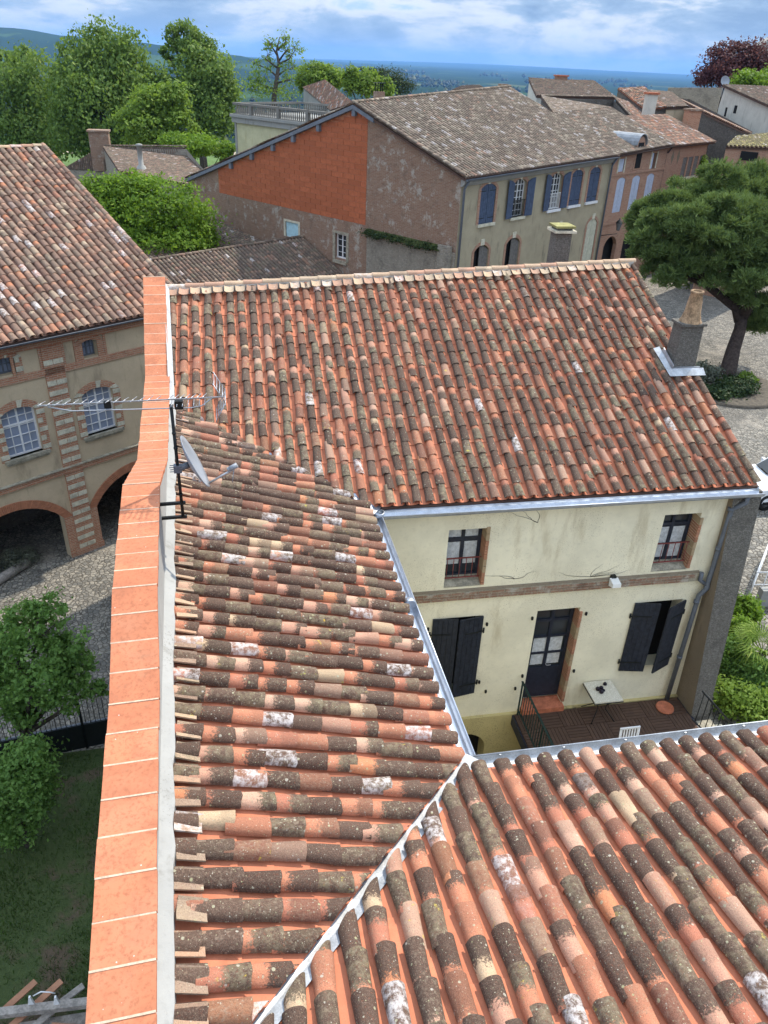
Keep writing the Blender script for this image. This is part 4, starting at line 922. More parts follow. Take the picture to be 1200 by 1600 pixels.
for h in (arch0, arch1):
    a, b, c, d = h[:4]; zs = d-h[4]; ap, op = arch_pts(a, b, zs, h[4], 26), arch_pts(a-.30, b+.30, zs, h[4]+.28, 26)
    base = MB(); FE.box(base, a-.30 if h is arch1 else b, a if h is arch1 else b+.30, GL, zs, -.02, .028); ao = base.build('arch_brickwork', M_BRICK, eh)
    base = MB(); FE.box(base, b, b+.02, GL, zs, -.34, -.0) if h is arch0 else FE.box(base, a-.02, a, GL, zs, -.34, 0); 
    for (p, q), (p2, q2) in zip(zip(ap, ap[1:]), zip(op, op[1:])):
        mb = MB(); g_ = .06; L_ = lambda u_, v_, t_: (u_[0]+(v_[0]-u_[0])*t_, u_[1]+(v_[1]-u_[1])*t_)
        for t0, t1 in ((0, .29), (.34, .63), (.68, .96)):
            m2 = MB(); m2.prism([FE.P(*L_(p, q, t0), -.3), FE.P(*L_(p, q, t1), -.3), FE.P(*L_(p2, q2, t1), -.3), FE.P(*L_(p2, q2, t0), -.3)], FE.n*(.335+random.random()*.012)); m2.build('arch_brick', M_BRICK1, ao)
# striped pier: brick core with proud pale stones
qa, qb = (FE.px(71, 590)[0]+FE.px(104, 760)[0])/2, (FE.px(101, 580)[0]+FE.px(131, 748)[0])/2
pc_ = MB(); FE.box(pc_, qa, qb, GL, zE-.42, -.02, .05); FE.box(pc_, qa-.12, qb+.30, GL, GL+.22, -.02, .06); po = pc_.build('brick_pier', M_BRICK, eh)
z = GL+.26; k = 0
while z < zE-.9:
    if abs(z+.1-zB1) > .2 and not (abs(z+.1-zB2) < .25):
        mb = MB(); ww = (qb-qa)*random.uniform(.92, 1.0); o_ = random.uniform(0, (qb-qa)-ww)
        if k % 2: FE.box(mb, qa+o_, qa+o_+ww, z, z+.155, .0, .066)
        else:
            FE.box(mb, qa+o_, qa+o_+ww*.46, z, z+.155, .0, .064); mb.build('stone', M_STONE, po); mb = MB(); FE.box(mb, qa+o_+ww*.49, qa+o_+ww, z, z+.15, .0, .067)
        mb.build('stone', M_STONE, po)
    z += .335; k += 1
w = MB()
for a, b in ((sL, qa-2.2), (qa-.9, qa-.05), (qb+.05, att1[0]-.24), (att1[1]+.26, sR-.5)):
    for q_ in (a, b): w = MB(); FE.box(w, q_-.04, q_+.04, zB2+.11, zE-.42, -.02, .035); w.build('attic_brick_strip', M_BRICK, eh)
upE = -FE.n*math.cos(R(25))+EZ*math.sin(R(25)); eo = .42
rE = [FE.P(sL-.3, zE, eo), FE.P(sR+.02, zE, eo), FE.P(sR+.02, zE, eo)+upE*9.72, FE.P(sL-.3, zE, eo)+upE*9.72]
dE, frE = roof(eh, 'roof', rE, pitch=.25, expo=.36, nobj=300, mt=M_TILEB, mc=M_CHANB, seg=6, thick=.014, wid=.105, hgt=.08, overhang=.0)
bk = -FE.n*math.cos(R(25))-EZ*math.sin(R(25))
roof(eh, 'rear_roof', [rE[3]+bk*8, rE[2]+bk*8, rE[2]+EZ*.01, rE[3]+EZ*.01], mt=M_TILEB, mc=M_CHANB, seg=4, thick=0, coarse=True)
ridge_tiles(eh, rE[3]+EZ*.05, rE[2]+EZ*.05, M_FILL, ln=.42)
ridge_tiles(eh, rE[1]+upE*.2+EZ*.09-DE*.06, rE[2]+EZ*.09-DE*.06, M_TILEB, name='verge_tile', ln=.37, up=np.cross(DE, upE))
g = MB(); gutter(g, FE.P(sL-.3, zE-.06, eo+.02), FE.P(sR, zE-.06, eo+.02), .07); g.build('gutter', M_PIPE, eh)
# log, lavender
pL, pR_ = atz(-25, 928, GL)+EZ*.16, atz(45, 884, GL)+EZ*.16
m = MB(); m.tube([pL, pL*.5+pR_*.5+V3(0, 0, .01), pR_], [.17, .16, .155], 14); o = m.build('log', M_LOG, None); tag(o, 'weathered grey log lying on the cobbles before the arcade', 'log')

# ------------------------------------------------------------------ the block with the orange clay gable
DC = atd(722, 278, 38.0); DD = nrm(DE); GD = V3(math.cos(R(126.1)), math.sin(R(126.1)), 0)
FD = Fac(DC, DD); FG = Fac(DC, GD); zD0, zD1 = DC[2], DC[2]+.34; LD = 14.78
bh = thing('corner_house', 'large old house with an orange clay block gable and blue shutters below a weathered roof', 'house', FD.P(6, GR, -6))
def rD(u, v): return FD.px(u, v)
SH = [((752, 289), (776, 287), (770, 350), (747, 353), 0), ((803, 288), (818, 285), (811, 342), (797, 345), 1), ((866, 279), (876, 276), (871, 332), (859, 336), 1), ((893, 270), (910, 267), (903, 326), (888, 330), 0), ((921, 265), (937, 262), (921, 318), (915, 320), 0)]
openings = []
zt_, zb_ = -5.38, -7.34
bays = [(1.66, 2.96), (4.55, 5.75), (8.15, 9.35), (10.35, 11.55), (12.35, 13.55)]
for (a, b) in bays: openings.append((a, b, zb_+.02*a, zt_+.02*a, .22))
lowb = [(1.55, 2.85, 'dark'), (4.45, 5.75, 'dark'), (9.2, 10.5, 'cream'), (13.0, 14.2, 'cream')]
lo = [(a, b, -11.2, -8.42+.02*a, .30) for a, b, _ in lowb]
w = MB(); wall(w, FD, 0, LD, GR-.3, zD0-.0, openings+lo, .25); FD.quad(w, [(0, zD0), (LD, zD0), (LD, zD1+.04), (0, zD0+.04)]); w.build('street_wall', M_DSTUC, bh)
for i, h in enumerate(openings):
    a, b, c, d = h[:4]; sm_ = MB(); th = .2
    FD.box(sm_, a-th, a, c, d-.22, -.02, .02); FD.box(sm_, b, b+th, c, d-.22, -.02, .02)
    for (p, q), (p2, q2) in zip(zip(arch_pts(a, b, d-.22, .22), arch_pts(a, b, d-.22, .22)[1:]), zip(arch_pts(a-th, b+th, d-.22, .42), arch_pts(a-th, b+th, d-.22, .42)[1:])): sm_.prism([FD.P(*p, -.02), FD.P(*q, -.02), FD.P(*q2, -.02), FD.P(*p2, -.02)], FD.n*.04)
    sm_.build('window_surround', M_BRICKR, bh)
    ks = MB(); FD.box(ks, (a+b)/2-.11, (a+b)/2+.11, d-.02, d+.34, -.01, .035); ks.build('keystone', M_STONE, bh)
    sl_ = MB(); FD.box(sl_, a-.1, b+.1, c-.14, c, -.2, .10); sl_.build('window_sill', M_WHITE if i > 1 else M_STONE, bh)
    if i in (1, 2):
        window(bh, FD, a, b, c, d, .16, M_WHITE, 2, 6, rise=.22, fr=.06, mun=.03)
        r_ = MB()
        for z in (c+.05, c+.85): FD.box(r_, a+.02, b-.02, z, z+.03, .0, .03)
        for k in range(9): xx = a+.06+(b-a-.12)*k/8; FD.box(r_, xx-.012, xx+.012, c+.05, c+.86, .005, .025)
        r_.build('window_railing', M_IRON if i == 1 else M_WHITE, bh)
        shutter(bh, FD.P(a-.02, 0, .05), -DD, FD.n, .62, c, d, M_BLUE, rise=.2, ang=R(6), planks=4, hing=False); shutter(bh, FD.P(b+.02, 0, .05), DD, FD.n, .62, c, d, M_BLUE, rise=.2, ang=R(6), planks=4, hing=False)
    else:
        mid = (a+b)/2
        shutter(bh, FD.P(a, 0, -.06), DD, FD.n, mid-a-.01, c, d, M_BLUE, rise=.2, planks=4); shutter(bh, FD.P(b, 0, -.06), -DD, FD.n, b-mid-.01, c, d, M_BLUE, rise=.2, planks=4)
for (a, b, kd), h in zip(lowb, lo):
    c, d = h[2], h[3]; sm_ = MB(); th = .18
    FD.box(sm_, a-th, a, c, d-.3, -.02, .02); FD.box(sm_, b, b+th, c, d-.3, -.02, .02)
    for (p, q), (p2, q2) in zip(zip(arch_pts(a, b, d-.3, .3), arch_pts(a, b, d-.3, .3)[1:]), zip(arch_pts(a-th, b+th, d-.3, .48), arch_pts(a-th, b+th, d-.3, .48)[1:])): sm_.prism([FD.P(*p, -.02), FD.P(*q, -.02), FD.P(*q2, -.02), FD.P(*p2, -.02)], FD.n*.04)
    sm_.build('door_surround', M_BRICKR, bh)
    ks = MB(); FD.box(ks, (a+b)/2-.16, (a+b)/2+.16, d-.02, d+.30, -.01, .04); ks.build('keystone', M_STONE, bh)
    if kd == 'cream':
        mid = (a+b)/2; shutter(bh, FD.P(a, 0, -.06), DD, FD.n, mid-a-.01, c, d, M_CREAMP, rise=.28, planks=4, hing=False); shutter(bh, FD.P(b, 0, -.06), -DD, FD.n, b-mid-.01, c, d, M_CREAMP, rise=.28, planks=4, hing=False)
    else:
        bk_ = MB(); FD.box(bk_, a, b, c, d, -.26, -.24); bk_.build('door_back', M_INT, bh); shutter(bh, FD.P(b, 0, -.10), -DD, FD.n, .75, c, d-.05, M_GREYSH, rise=.28, planks=4, hing=False)
cn = MB(); cn.prism([FD.P(-.05, zD0-.40, -.02), FD.P(-.05, zD0-.40, .10), FD.P(-.05, zD0-.20, .26), FD.P(-.05, zD0-.08, .26), FD.P(-.05, zD0-.08, -.02)], DD*(LD+.05)+EZ*.34); cn.build('cornice', M_GREYV, bh)
g = MB(); gutter(g, FD.P(-.1, zD0-.05, .40), FD.P(LD, zD1-.05, .40), .075); g.tube([FD.P(.12, zD0-.1, .38), FD.P(.12, zD0-.5, .12), FD.P(.12, GR, .10)], .06, 8); g.build('gutter', M_PIPE, bh); g = MB(); g.tube([FD.P(LD-.1, zD1-.1, .38), FD.P(LD-.1, zD1-.55, .12), FD.P(LD-.1, GR, .10)], .06, 8); g.build('downpipe', M_PIPE, bh)
# gable wall: old brick, pale rubble below, orange clay infill
pk = (7.55, -2.30); fr_ = (20.45, -6.62); zo = -8.15
def gz(s): return zD0+(pk[1]-zD0)*s/pk[0] if s < pk[0] else pk[1]+(fr_[1]-pk[1])*(s-pk[0])/(fr_[0]-pk[0])
w2h = (FG.px(541, 400)[0], FG.px(524, 365)[0], -10.35, -8.95); w1h = (FG.px(466, 350)[0], FG.px(446, 345)[0], -9.85, -8.95)
w = MB(); wall(w, FG, 0, 24, GR-.5, zo, [w2h, w1h], .3)
FG.quad(w, [(0, zo), (6.62, zo), (6.62, gz(6.62)), (0, gz(0))]); FG.quad(w, [(20.42, zo), (24, zo), (24, gz(24)), (20.42, gz(20.42))]); w.build('gable_wall', M_BRICKO, bh)
w = MB(); FG.box(w, 6.9-.3, 20.42, zo, gz(20.42)-.1, -.12, -.02); FG.quad(w, [(6.6, zo), (20.42, zo), (20.42, gz(20.42)), (7.55, pk[1]), (6.6, gz(6.6))], -.015); oi = w.build('clay_block_infill', M_OJOINT, bh)
bw, bhh = .93, .283; nob = 0
for r_ in range(22):
    z = zo+r_*bhh
    for c_ in range(17):
        s0_ = 6.63+c_*bw-(bw/2 if r_ % 2 else 0); s1_ = s0_+bw-.026; s0_ = max(s0_, 6.63); s1_ = min(s1_, 20.40); z1_ = z+bhh-.024
        if s1_-s0_ < .12: continue
        top = min(gz(s0_), gz(s1_))-.05
        if z+.06 > top: continue
        z1_ = min(z1_, top); mb = MB(); FG.box(mb, s0_, s1_, z, z1_, -.01, random.uniform(.004, .010)); mb.build('clay_block', M_ORANGE, oi); nob += 1
w = MB(); FG.box(w, .02, 6.4, -13, -8.55, -.01, .10); w.build('rubble_patch', M_RUBBLE, bh)
w = MB(); w.prism([FG.P(.9, -8.55, 0), FG.P(.9, -8.55, .34), FG.P(.9, -8.30, 0)], GD*5.6); w.build('mossy_ledge', m_plain('moss', (0.06, 0.075, 0.022), 0.95, 0.6, 4, 0, 1.0, 20), bh)
w = MB(); FG.box(w, .2, 1.05, GR, -8.25, .10, .26); w.build('rubble_pier', M_RUBBLE, bh)
s_ = MB(); FG.box(s_, w1h[0], w1h[1], w1h[2], w1h[3], -.10, -.06); s_.build('shutter', M_AQUA, bh)
s_ = MB(); FG.box(s_, w1h[0]-.16, w1h[0], w1h[2], w1h[3]+.12, -.01, .02); FG.box(s_, w1h[1], w1h[1]+.16, w1h[2], w1h[3]+.12, -.01, .02); FG.box(s_, w1h[0], w1h[1], w1h[3], w1h[3]+.12, -.01, .02); s_.build('window_surround', M_STONE, bh)
window(bh, FG, w2h[0], w2h[1], w2h[2], w2h[3], .15, M_WHITE, 1, 4, fr=.08)
s_ = MB(); FG.box(s_, w2h[0]-.2, w2h[0], w2h[2]-.1, w2h[3]+.14, -.01, .03); FG.box(s_, w2h[1], w2h[1]+.2, w2h[2]-.1, w2h[3]+.14, -.01, .03); FG.box(s_, w2h[0], w2h[1], w2h[3], w2h[3]+.14, -.01, .03); FG.box(s_, w2h[0]-.1, w2h[1]+.1, w2h[2]-.28, w2h[2]-.1, -.1, .12); s_.build('window_surround', M_SILL, bh)
ov = FG.n*.22; upk = FG.P(pk[0], pk[1]+.16)
eF0, eF1 = FD.P(0, zD0+.04, .35)+ov, FD.P(LD+.1, zD1+.04, .35); rl_ = upk+ov
rr_ = on(797, 137, eF0, nrm(np.cross(eF1-eF0, rl_-eF0)))
dD, frD = roof(bh, 'roof', [eF0, eF1, rr_, rl_], pitch=.25, expo=.37, mt=M_TILEG, mc=M_CHANO, seg=4, thick=0.0, coarse=True, overhang=.05, nobj=0, hgt=.085)
bkl = FG.P(24, gz(24)+.16)+ov; roof(bh, 'rear_roof', [rr_+(bkl-rl_), bkl, rl_+EZ*.02, rr_+EZ*.02], mt=M_TILEG, mc=M_CHANO, seg=4, thick=0, coarse=True)
ridge_tiles(bh, rl_+EZ*.08, rr_+EZ*.08, M_TILEG, ln=.42, stuff=True); ridge_tiles(bh, eF0+EZ*.12, rl_+EZ*.12, M_TILEG, name='verge_tile', ln=.37, stuff=True)
w = MB()
for (a, b) in (((0, gz(0)), pk), (pk, (24, gz(24)))):
    w.prism([FG.P(a[0], a[1]-.08, 0), FG.P(b[0], b[1]-.08, 0), FG.P(b[0], b[1]+.12, 0), FG.P(a[0], a[1]+.12, 0)], FG.n*.24) if a[0] > 1 else w.prism([FG.P(6.0, gz(6.0)-.08, 0), FG.P(b[0], b[1]-.08, 0), FG.P(b[0], b[1]+.12, 0), FG.P(6.0, gz(6.0)+.12, 0)], FG.n*.239)
w.build('verge_board', M_GREYW, bh)
for s0_ in (7.55, 10.4, 12.6, 14.5, 16.6, 18.8):
    w = MB(); FG.box(w, s0_-.12, s0_+.12, gz(s0_)-.42, gz(s0_)-.06, 0, .20); w.build('purlin_end', M_GREYW, bh)
hipb = [FD.P(LD+.05, GR, 0), FD.P(LD+.05, zD1, 0), rr_-EZ*.15, V3(rr_[0], rr_[1], GR)]
w = MB(); w.poly(*hipb); w.build('party_wall', M_RUBBLED, bh)
# street lantern on the facade
lz = FD.px(950, 352); sl_ = thing('wall_lantern', 'black iron street lantern on a bracket by the blue grey shutters', 'street lamp', FD.P(lz[0], lz[1], .1))
lp_ = FD.P(lz[0], lz[1]+.1, .75); m = MB(); m.tube([FD.P(lz[0]-.9, lz[1]-.55, 0), lp_-EZ*.5, lp_-EZ*.28], .025, 6); m.build('bracket', M_IRON, sl_)
m = MB(); m.lathe(lp_, [(.10, -.28), (.20, .14)], 6); m.build('lantern_glass', m_glass('lantern_glass', (0.12, 0.13, 0.14)), sl_); m = MB(); m.lathe(lp_, [(.23, .14), (.14, .28), (.05, .34), (.03, .44), (.0, .44)], 6); m.lathe(lp_, [(.0, -.32), (.11, -.30), (.11, -.27)], 6); m.build('lantern_cap', M_IRON, sl_)

# ---- low sheds in front of the gable
def skirt(mb, pts, zb, inset=0.0):
    pts = [np.asarray(p) for p in pts]; c = sum(pts)/len(pts); q = [p+(c-p)*inset for p in pts]; n = len(q)
    for i in range(n):
        a, b = q[i], q[(i+1) % n]; mb.poly(a-EZ*.14, b-EZ*.14, V3(b[0], b[1], zb), V3(a[0], a[1], zb))
def simple_house(name, label, roofs, mt, mc, wm, zb, pitch=.25, nobj=0, group=None, ridges=(), cat='house', expo=.37):
    c = sum(np.asarray(p) for p in roofs[0])/len(roofs[0]); t_ = thing(name, label, cat, (c[0], c[1], zb), group)
    for i, pl_ in enumerate(roofs):
        roof(t_, 'roof', pl_, pitch=pitch, expo=expo, mt=mt, mc=mc, seg=4, thick=0, coarse=True, overhang=.02, nobj=nobj, hgt=.085)
        m = MB(); skirt(m, pl_, zb, .02); m.build('wall', wm, t_)
    for a, b in ridges: ridge_tiles(t_, np.asarray(a)+EZ*.07, np.asarray(b)+EZ*.07, mt, stuff=True, ln=.42)
    return t_
g0 = FG.P(*FG.px(475, 371), .1); g1 = FG.P(*FG.px(548, 437), .1)
Ls = 16; simple_house('tiled_shed', 'long low shed with dark brown barrel tiles against the old brick gable', [[g1-DD*Ls, g1, g0, g0-DD*Ls], [g0-DD*Ls+GD*5-EZ*1.9, g0+GD*5-EZ*1.9, g0+EZ*.02, g0-DD*Ls+EZ*.02]], M_TILED, M_CHANO, M_RUBBLED, GL, ridges=[(g0-DD*Ls, g0)])
g0 = FG.P(*FG.px(338, 343), .1); g1 = FG.P(*FG.px(436, 388), .1)
simple_house('tiled_shed', 'smaller brown tiled lean-to behind the long shed, below the clay block wall', [[g1-DD*9, g1, g0, g0-DD*9]], M_TILED, M_CHANO, M_RUBBLED, GL)

# ------------------------------------------------------------------ brick row beyond
fh = thing('brick_row_house', 'pink brick house with pale shutters, attic dormer and arches beside the blue shuttered facade', 'house', FD.P(19, GR, -4))
zF0, zF1 = -4.55, -4.28; s0F, s1F = LD+.12, 22.2
wf = [(15.9+i*2.0, 16.95+i*2.0, -8.05, -5.95, .18) for i in range(3)]
af = [(15.7, 16.4, -4.85-.75, -4.85), (20.0, 20.7, -4.75-.95, -4.70)]
ar_ = [(15.6, 17.3, GR, -9.55, .6), (18.2, 20.4, GR, -9.2, .9)]
w = MB(); wall(w, FD, s0F, s1F, GR-.3, zF0, wf+af+ar_, .25); FD.quad(w, [(s0F, zF0), (s1F, zF0), (s1F, zF1), (s0F, zF0+.01)]); w.build('street_wall', M_BRICKR, fh)
w = MB(); FD.box(w, s0F, s1F, GR, -9, -.6, -.5); w.build('arcade_back', M_INT, fh)
w = MB(); FD.box(w, s0F, s1F, -5.80+.0, -5.66, -.02, .06); FD.box(w, s0F, s1F, -8.75, -8.6, -.02, .06); w.build('string_course', M_BRICKR, fh)
for h in wf:
    mid = (h[0]+h[1])/2; shutter(fh, FD.P(h[0], 0, -.06), DD, FD.n, mid-h[0]-.01, h[2], h[3], M_PALEBLUE, rise=.16, planks=3, hing=False); shutter(fh, FD.P(h[1], 0, -.06), -DD, FD.n, mid-h[0]-.01, h[2], h[3], M_PALEBLUE, rise=.16, planks=3, hing=False)
for h in af:
    s_ = MB(); FD.box(s_, h[0]-.12, h[0], h[2]-.1, h[3]+.1, -.01, .03); FD.box(s_, h[1], h[1]+.12, h[2]-.1, h[3]+.1, -.01, .03); s_.build('stone_jamb', M_STONE, fh); s_ = MB(); FD.box(s_, h[0], (h[0]+h[1])/2 if h is af[1] else h[1], h[2], h[3], -.08, -.04); s_.build('shutter', M_PALEBLUE, fh); s_ = MB(); FD.box(s_, h[0], h[1], h[2], h[3], -.26, -.24); s_.build('window_back', M_INT, fh)
pF = nrm(np.cross(DD*LD+EZ*.3, rl_-eF0)); pF = pF if pF[2] > 0 else -pF
e0, e1 = FD.P(s0F, zF0+.03, .3), FD.P(s1F+.1, zF1+.03, .3); sl20 = -FD.n*math.cos(R(19.5))+EZ*math.sin(R(19.5))
roof(fh, 'roof', [e0, e1, e1+sl20*5.6, e0+sl20*5.6], mt=M_TILEG, mc=M_CHANO, seg=4, thick=0, coarse=True, hgt=.085)
w = MB(); FD.box(w, s0F, s1F, GR, zF0+1.9, -5.4, -5.3); w.box(FD.P(s1F-.1, GR, -5.3), DD*.1, FD.n*5.3, EZ*(zF0-GR)); w.build('rear_wall', M_RUBBLED, fh)
dm = MB(); hwd = .55; c0 = 18.15
ap = arch_pts(c0-hwd, c0+hwd, -4.15, .5, 10); dm.prism([FD.P(c0-hwd, -5.6, .02)]+[FD.P(a, z, .02) for a, z in ap]+[FD.P(c0+hwd, -5.6, .02)], -FD.n*1.4); dmo = dm.build('dormer', M_BRICKR, fh)
dm = MB(); ap2 = arch_pts(c0-hwd-.1, c0+hwd+.1, -4.15, .62, 10)
for (p, q) in zip(ap2, ap2[1:]): dm.prism([FD.P(*p, .12), FD.P(*q, .12), FD.P(q[0], q[1]+.05, .12), FD.P(p[0], p[1]+.05, .12)], -FD.n*2.4)
dm.build('dormer_zinc', m_plain('dull_zinc', (0.26, 0.28, 0.30), .6, .25, 4, .2), dmo); dm = MB(); FD.box(dm, c0-.34, c0+.34, -5.5, -4.0, .021, .05); dm.build('dormer_hatch', M_INT, dmo)
M_BGUT = m_plain('brown_gutter', (0.06, 0.035, 0.03), .6)
g = MB(); gutter(g, FD.P(s0F, zF0-.06, .34), FD.P(s1F, zF1-.06, .34), .07); g.build('gutter', M_BGUT, fh); g = MB(); g.tube([FD.P(s1F-.15, zF1-.1, .34), FD.P(s1F-.15, zF1-.5, .1), FD.P(s1F-.15, GR, .1)], .06, 6); g.build('downpipe', M_BGUT, fh)
f2 = thing('brick_row_house', 'end brick house of the row with lozenge vents and grey louvred shutters', 'house', FD.P(25, GR, -4))
zG = -4.35; w = MB(); s2 = 28.6; hol = [(24.9+i*.92, 25.6+i*.92, -6.5, -5.2) for i in range(4)]; wall(w, FD, s1F, s2, GR-.3, zG, hol, .2); w.build('street_wall', M_BRICKR, f2)
for h in hol: s_ = MB(); FD.box(s_, h[0], h[1]-.02, h[2], h[3], -.1, -.04); s_.build('shutter', M_GREYSH, f2); s_ = MB(); FD.box(s_, h[0]-.08, h[1]+.08, h[2]-.16, h[2], -.1, .06); s_.build('window_sill', M_STONE, f2)
for c0 in (23.1, 24.0): s_ = MB(); FD.quad(s_, [(c0, zG-1.25), (c0+.22, zG-.75), (c0, zG-.25), (c0-.22, zG-.75)], .006); s_.build('lozenge_vent', M_BROWNR, f2)
e0, e1 = FD.P(s1F+.12, zG+.03, .35), FD.P(s2+.3, zG+.03, .35); roof(f2, 'roof', [e0, e1, e1+sl20*4.4, e0+sl20*4.4], mt=M_TILEB, mc=M_CHANB, seg=4, thick=0, coarse=True)
w = MB(); w.box(FD.P(s2-.1, GR, -4.0), DD*.1, FD.n*4.0, EZ*(zG-GR)); FD.box(w, s1F, s2, GR, zG+1.4, -4.2, -4.1); w.build('rear_wall', M_RUBBLED, f2)
iv_ = None

# ------------------------------------------------------------------ roofs further back (each its own house)
def Q(*a): return [atd(u, v, D) for u, v, D in a]
r1 = Q((838, 150, 66), (963, 153, 68), (927, 130.5, 75), (826, 124, 73)); k1 = simple_house('far_house', 'farthest house with a brown roof, pale gable and stubby brick chimney', [r1], M_TILED, M_CHANO, M_WHITEH, -14, ridges=[(r1[3], r1[2])])
cc = atd(876, 126, 74); m = MB(); m.box(cc-V3(.5, .4, 1.2), V3(1.0, 0, 0), V3(0, .8, 0), V3(0, 0, 1.55)); co_ = m.build('chimney', M_BRICKR, k1); m = MB(); m.box(cc+V3(-.6, -.5, .355), V3(1.2, 0, 0), V3(0, 1, 0), V3(0, 0, .12)); m.build('chimney_slab', M_POT, co_)
r1 = Q((868, 183, 52), (1000, 198, 57), (960, 153, 67), (845, 151, 64)); simple_house('far_house', 'house with a hipped tiled roof and small skylight behind the brick row', [r1], M_TILEG, M_CHANO, M_RUBBLED, -14, ridges=[(r1[3], r1[2]), (r1[1], r1[2])])
r1 = Q((1002, 197, 57.2), (1064, 213, 58), (1008, 172, 66), (962, 153, 67.2)); simple_house('far_house', 'house end with a pale pinkish tile slope below the white chimney', [r1], M_TILEB, M_CHANB, M_RUBBLED, -14)
cc = atd(1012, 181, 61); k_ = thing('white_chimney', 'plain white rendered chimney standing on the pale pinkish slope', 'chimney', cc-EZ*1.2); m = MB(); m.box(cc-V3(.4, .3, 1.2), V3(.8, 0, 0), V3(0, .6, 0), V3(0, 0, 2.7)); m.build('stack', M_WHITEH, k_); m = MB(); m.box(cc-V3(.5, .4, -1.502), V3(1, 0, 0), V3(0, .8, 0), V3(0, 0, .14)); m.build('chimney_slab', M_POT, k_)
r1 = Q((1008, 172, 62), (1042, 168, 63), (1006, 141, 72), (965, 139, 71)); simple_house('far_house', 'narrow house with a bright orange tile roof and dark flank', [r1], M_TILE, M_CHAN, M_RUBBLED, -14)
r1 = Q((1042, 168.5, 62.8), (1076, 167, 64), (1048, 150, 72), (1004, 141, 72.3)); simple_house('far_house', 'house with a slate grey weathered roof next to the bright orange one', [r1], M_TILED, M_CHANO, M_BEIGE, -14)
r1 = Q((1092, 172, 60), (1162, 205, 55), (1178, 203, 58), (1078, 152, 72), (1047, 149, 72)); simple_house('far_house', 'long barn with a narrow tiled roof over a dark pebble wall', [r1], M_TILEB, M_CHANB, M_RUBBLED, -13.4)
cc = atd(1081, 185, 57); k_ = thing('brick_chimney', 'crumbling red brick chimney at the foot of the dark pebble wall', 'chimney', cc-EZ*1.5); m = MB(); m.box(cc-V3(.5, .4, 1.6), V3(.95, 0, 0), V3(0, .8, 0), V3(0, 0, 2.1)); m.build('stack', M_BRICK, k_); m = MB(); m.box(cc-V3(.58, .48, -.502), V3(1.1, 0, 0), V3(0, .96, 0), V3(0, 0, .14)); m.build('chimney_slab', M_BRICKO, k_)
a, b = atd(1044, 137, 78), atd(1128, 137, 76); sw = MB(); sw.prism([V3(a[0], a[1], -14), V3(b[0], b[1], -14), b, a], nrm(np.cross(b-a, EZ))*-.5); o = sw.build('stone_wall', M_RUBBLE, None); tag(o, 'plain brown stone wall joining the white gabled house', 'wall')
wh = thing('white_gabled_house', 'off white house with a long gable, small windows and a brown tiled roof', 'house', atd(1165, 200, 66))
pts = Q((1120, 180, 68), (1205, 215, 60), (1205, 168, 60), (1133, 136, 67.5)); FW = Fac(pts[0], pts[1]-pts[0]); sw_ = [FW.px(u, v) for u, v in ((1120, 180), (1215, 215), (1215, 172), (1133, 136))]
m = MB(); m.prism([FW.P(sw_[0][0], -14), FW.P(sw_[1][0], -14), FW.P(sw_[2][0], sw_[2][1]), FW.P(sw_[3][0], sw_[3][1]), FW.P(sw_[0][0], sw_[3][1]-1.5)], -FW.n*8); m.build('wall', M_WHITEH, wh)
e0, e1 = FW.P(sw_[2][0], sw_[2][1]+.1, .25), FW.P(sw_[2][0], sw_[2][1]+.1, -8); q0, q1 = FW.P(sw_[3][0]-.1, sw_[3][1]+.15, .25), FW.P(sw_[3][0]-.1, sw_[3][1]+.15, -8); roof(wh, 'roof', [e1, e0, q0, q1], mt=M_TILED, mc=M_CHANO, seg=4, thick=0, coarse=True)
for u, v, ww, hh in ((1149, 171, .5, .6), (1134, 175, .35, .7)): s0_, z0_ = FW.px(u, v); m = MB(); FW.box(m, s0_-ww/2, s0_+ww/2, z0_-hh/2, z0_+hh/2, -.05, .012); m.build('window', M_INT, wh)
dsh = atd(1132, 127, 67); m = MB(); m.lathe(dsh, [(.01, 0), (.25, .04), (.42, .12)], 14, axis=nrm(CAM-dsh)+V3(.5, 0, .3)); m.tube([dsh-EZ*1.2, dsh], .03, 6); o = m.build('satellite_dish', M_DISH, None); tag(o, 'small white satellite dish on the peak of the white gabled house', 'satellite dish')
r1 = Q((1134, 229, 48), (1230, 232, 46), (1230, 200, 53), (1150, 214, 52)); kb = simple_house('brick_outbuilding', 'small brick outbuilding with a mossy yellow green tiled roof beside the pine', [r1], m_tile('mossy_tile', [(0.0, (0.30, 0.26, 0.12)), (.4, (0.26, 0.20, 0.13)), (.7, (0.36, 0.32, 0.10))], [(0.07, 0.06, 0.04), (0.16, 0.14, 0.06), (0.20, 0.19, 0.05)], lich=.8), M_CHANO, M_BRICKR, GR)
FK = Fac(r1[0], r1[1]-r1[0]); s0_, z0_ = FK.px(1170, 244); m = MB(); FK.box(m, s0_-.5, s0_+.5, z0_-.25, z0_+.25, -.05, .05); m.build('window', M_INT, kb)
cnr = Q((1178, 75, 105), (1230, 48, 100)); m = MB(); m.prism([V3(*cnr[0][:2], -12), V3(*cnr[1][:2], -12), cnr[1], cnr[0]], V3(3, 7, 0)); o = m.build('grey_stone_house', M_GREYV, None); tag(o, 'grey stone gable rising behind the copper leaved tree', 'house')

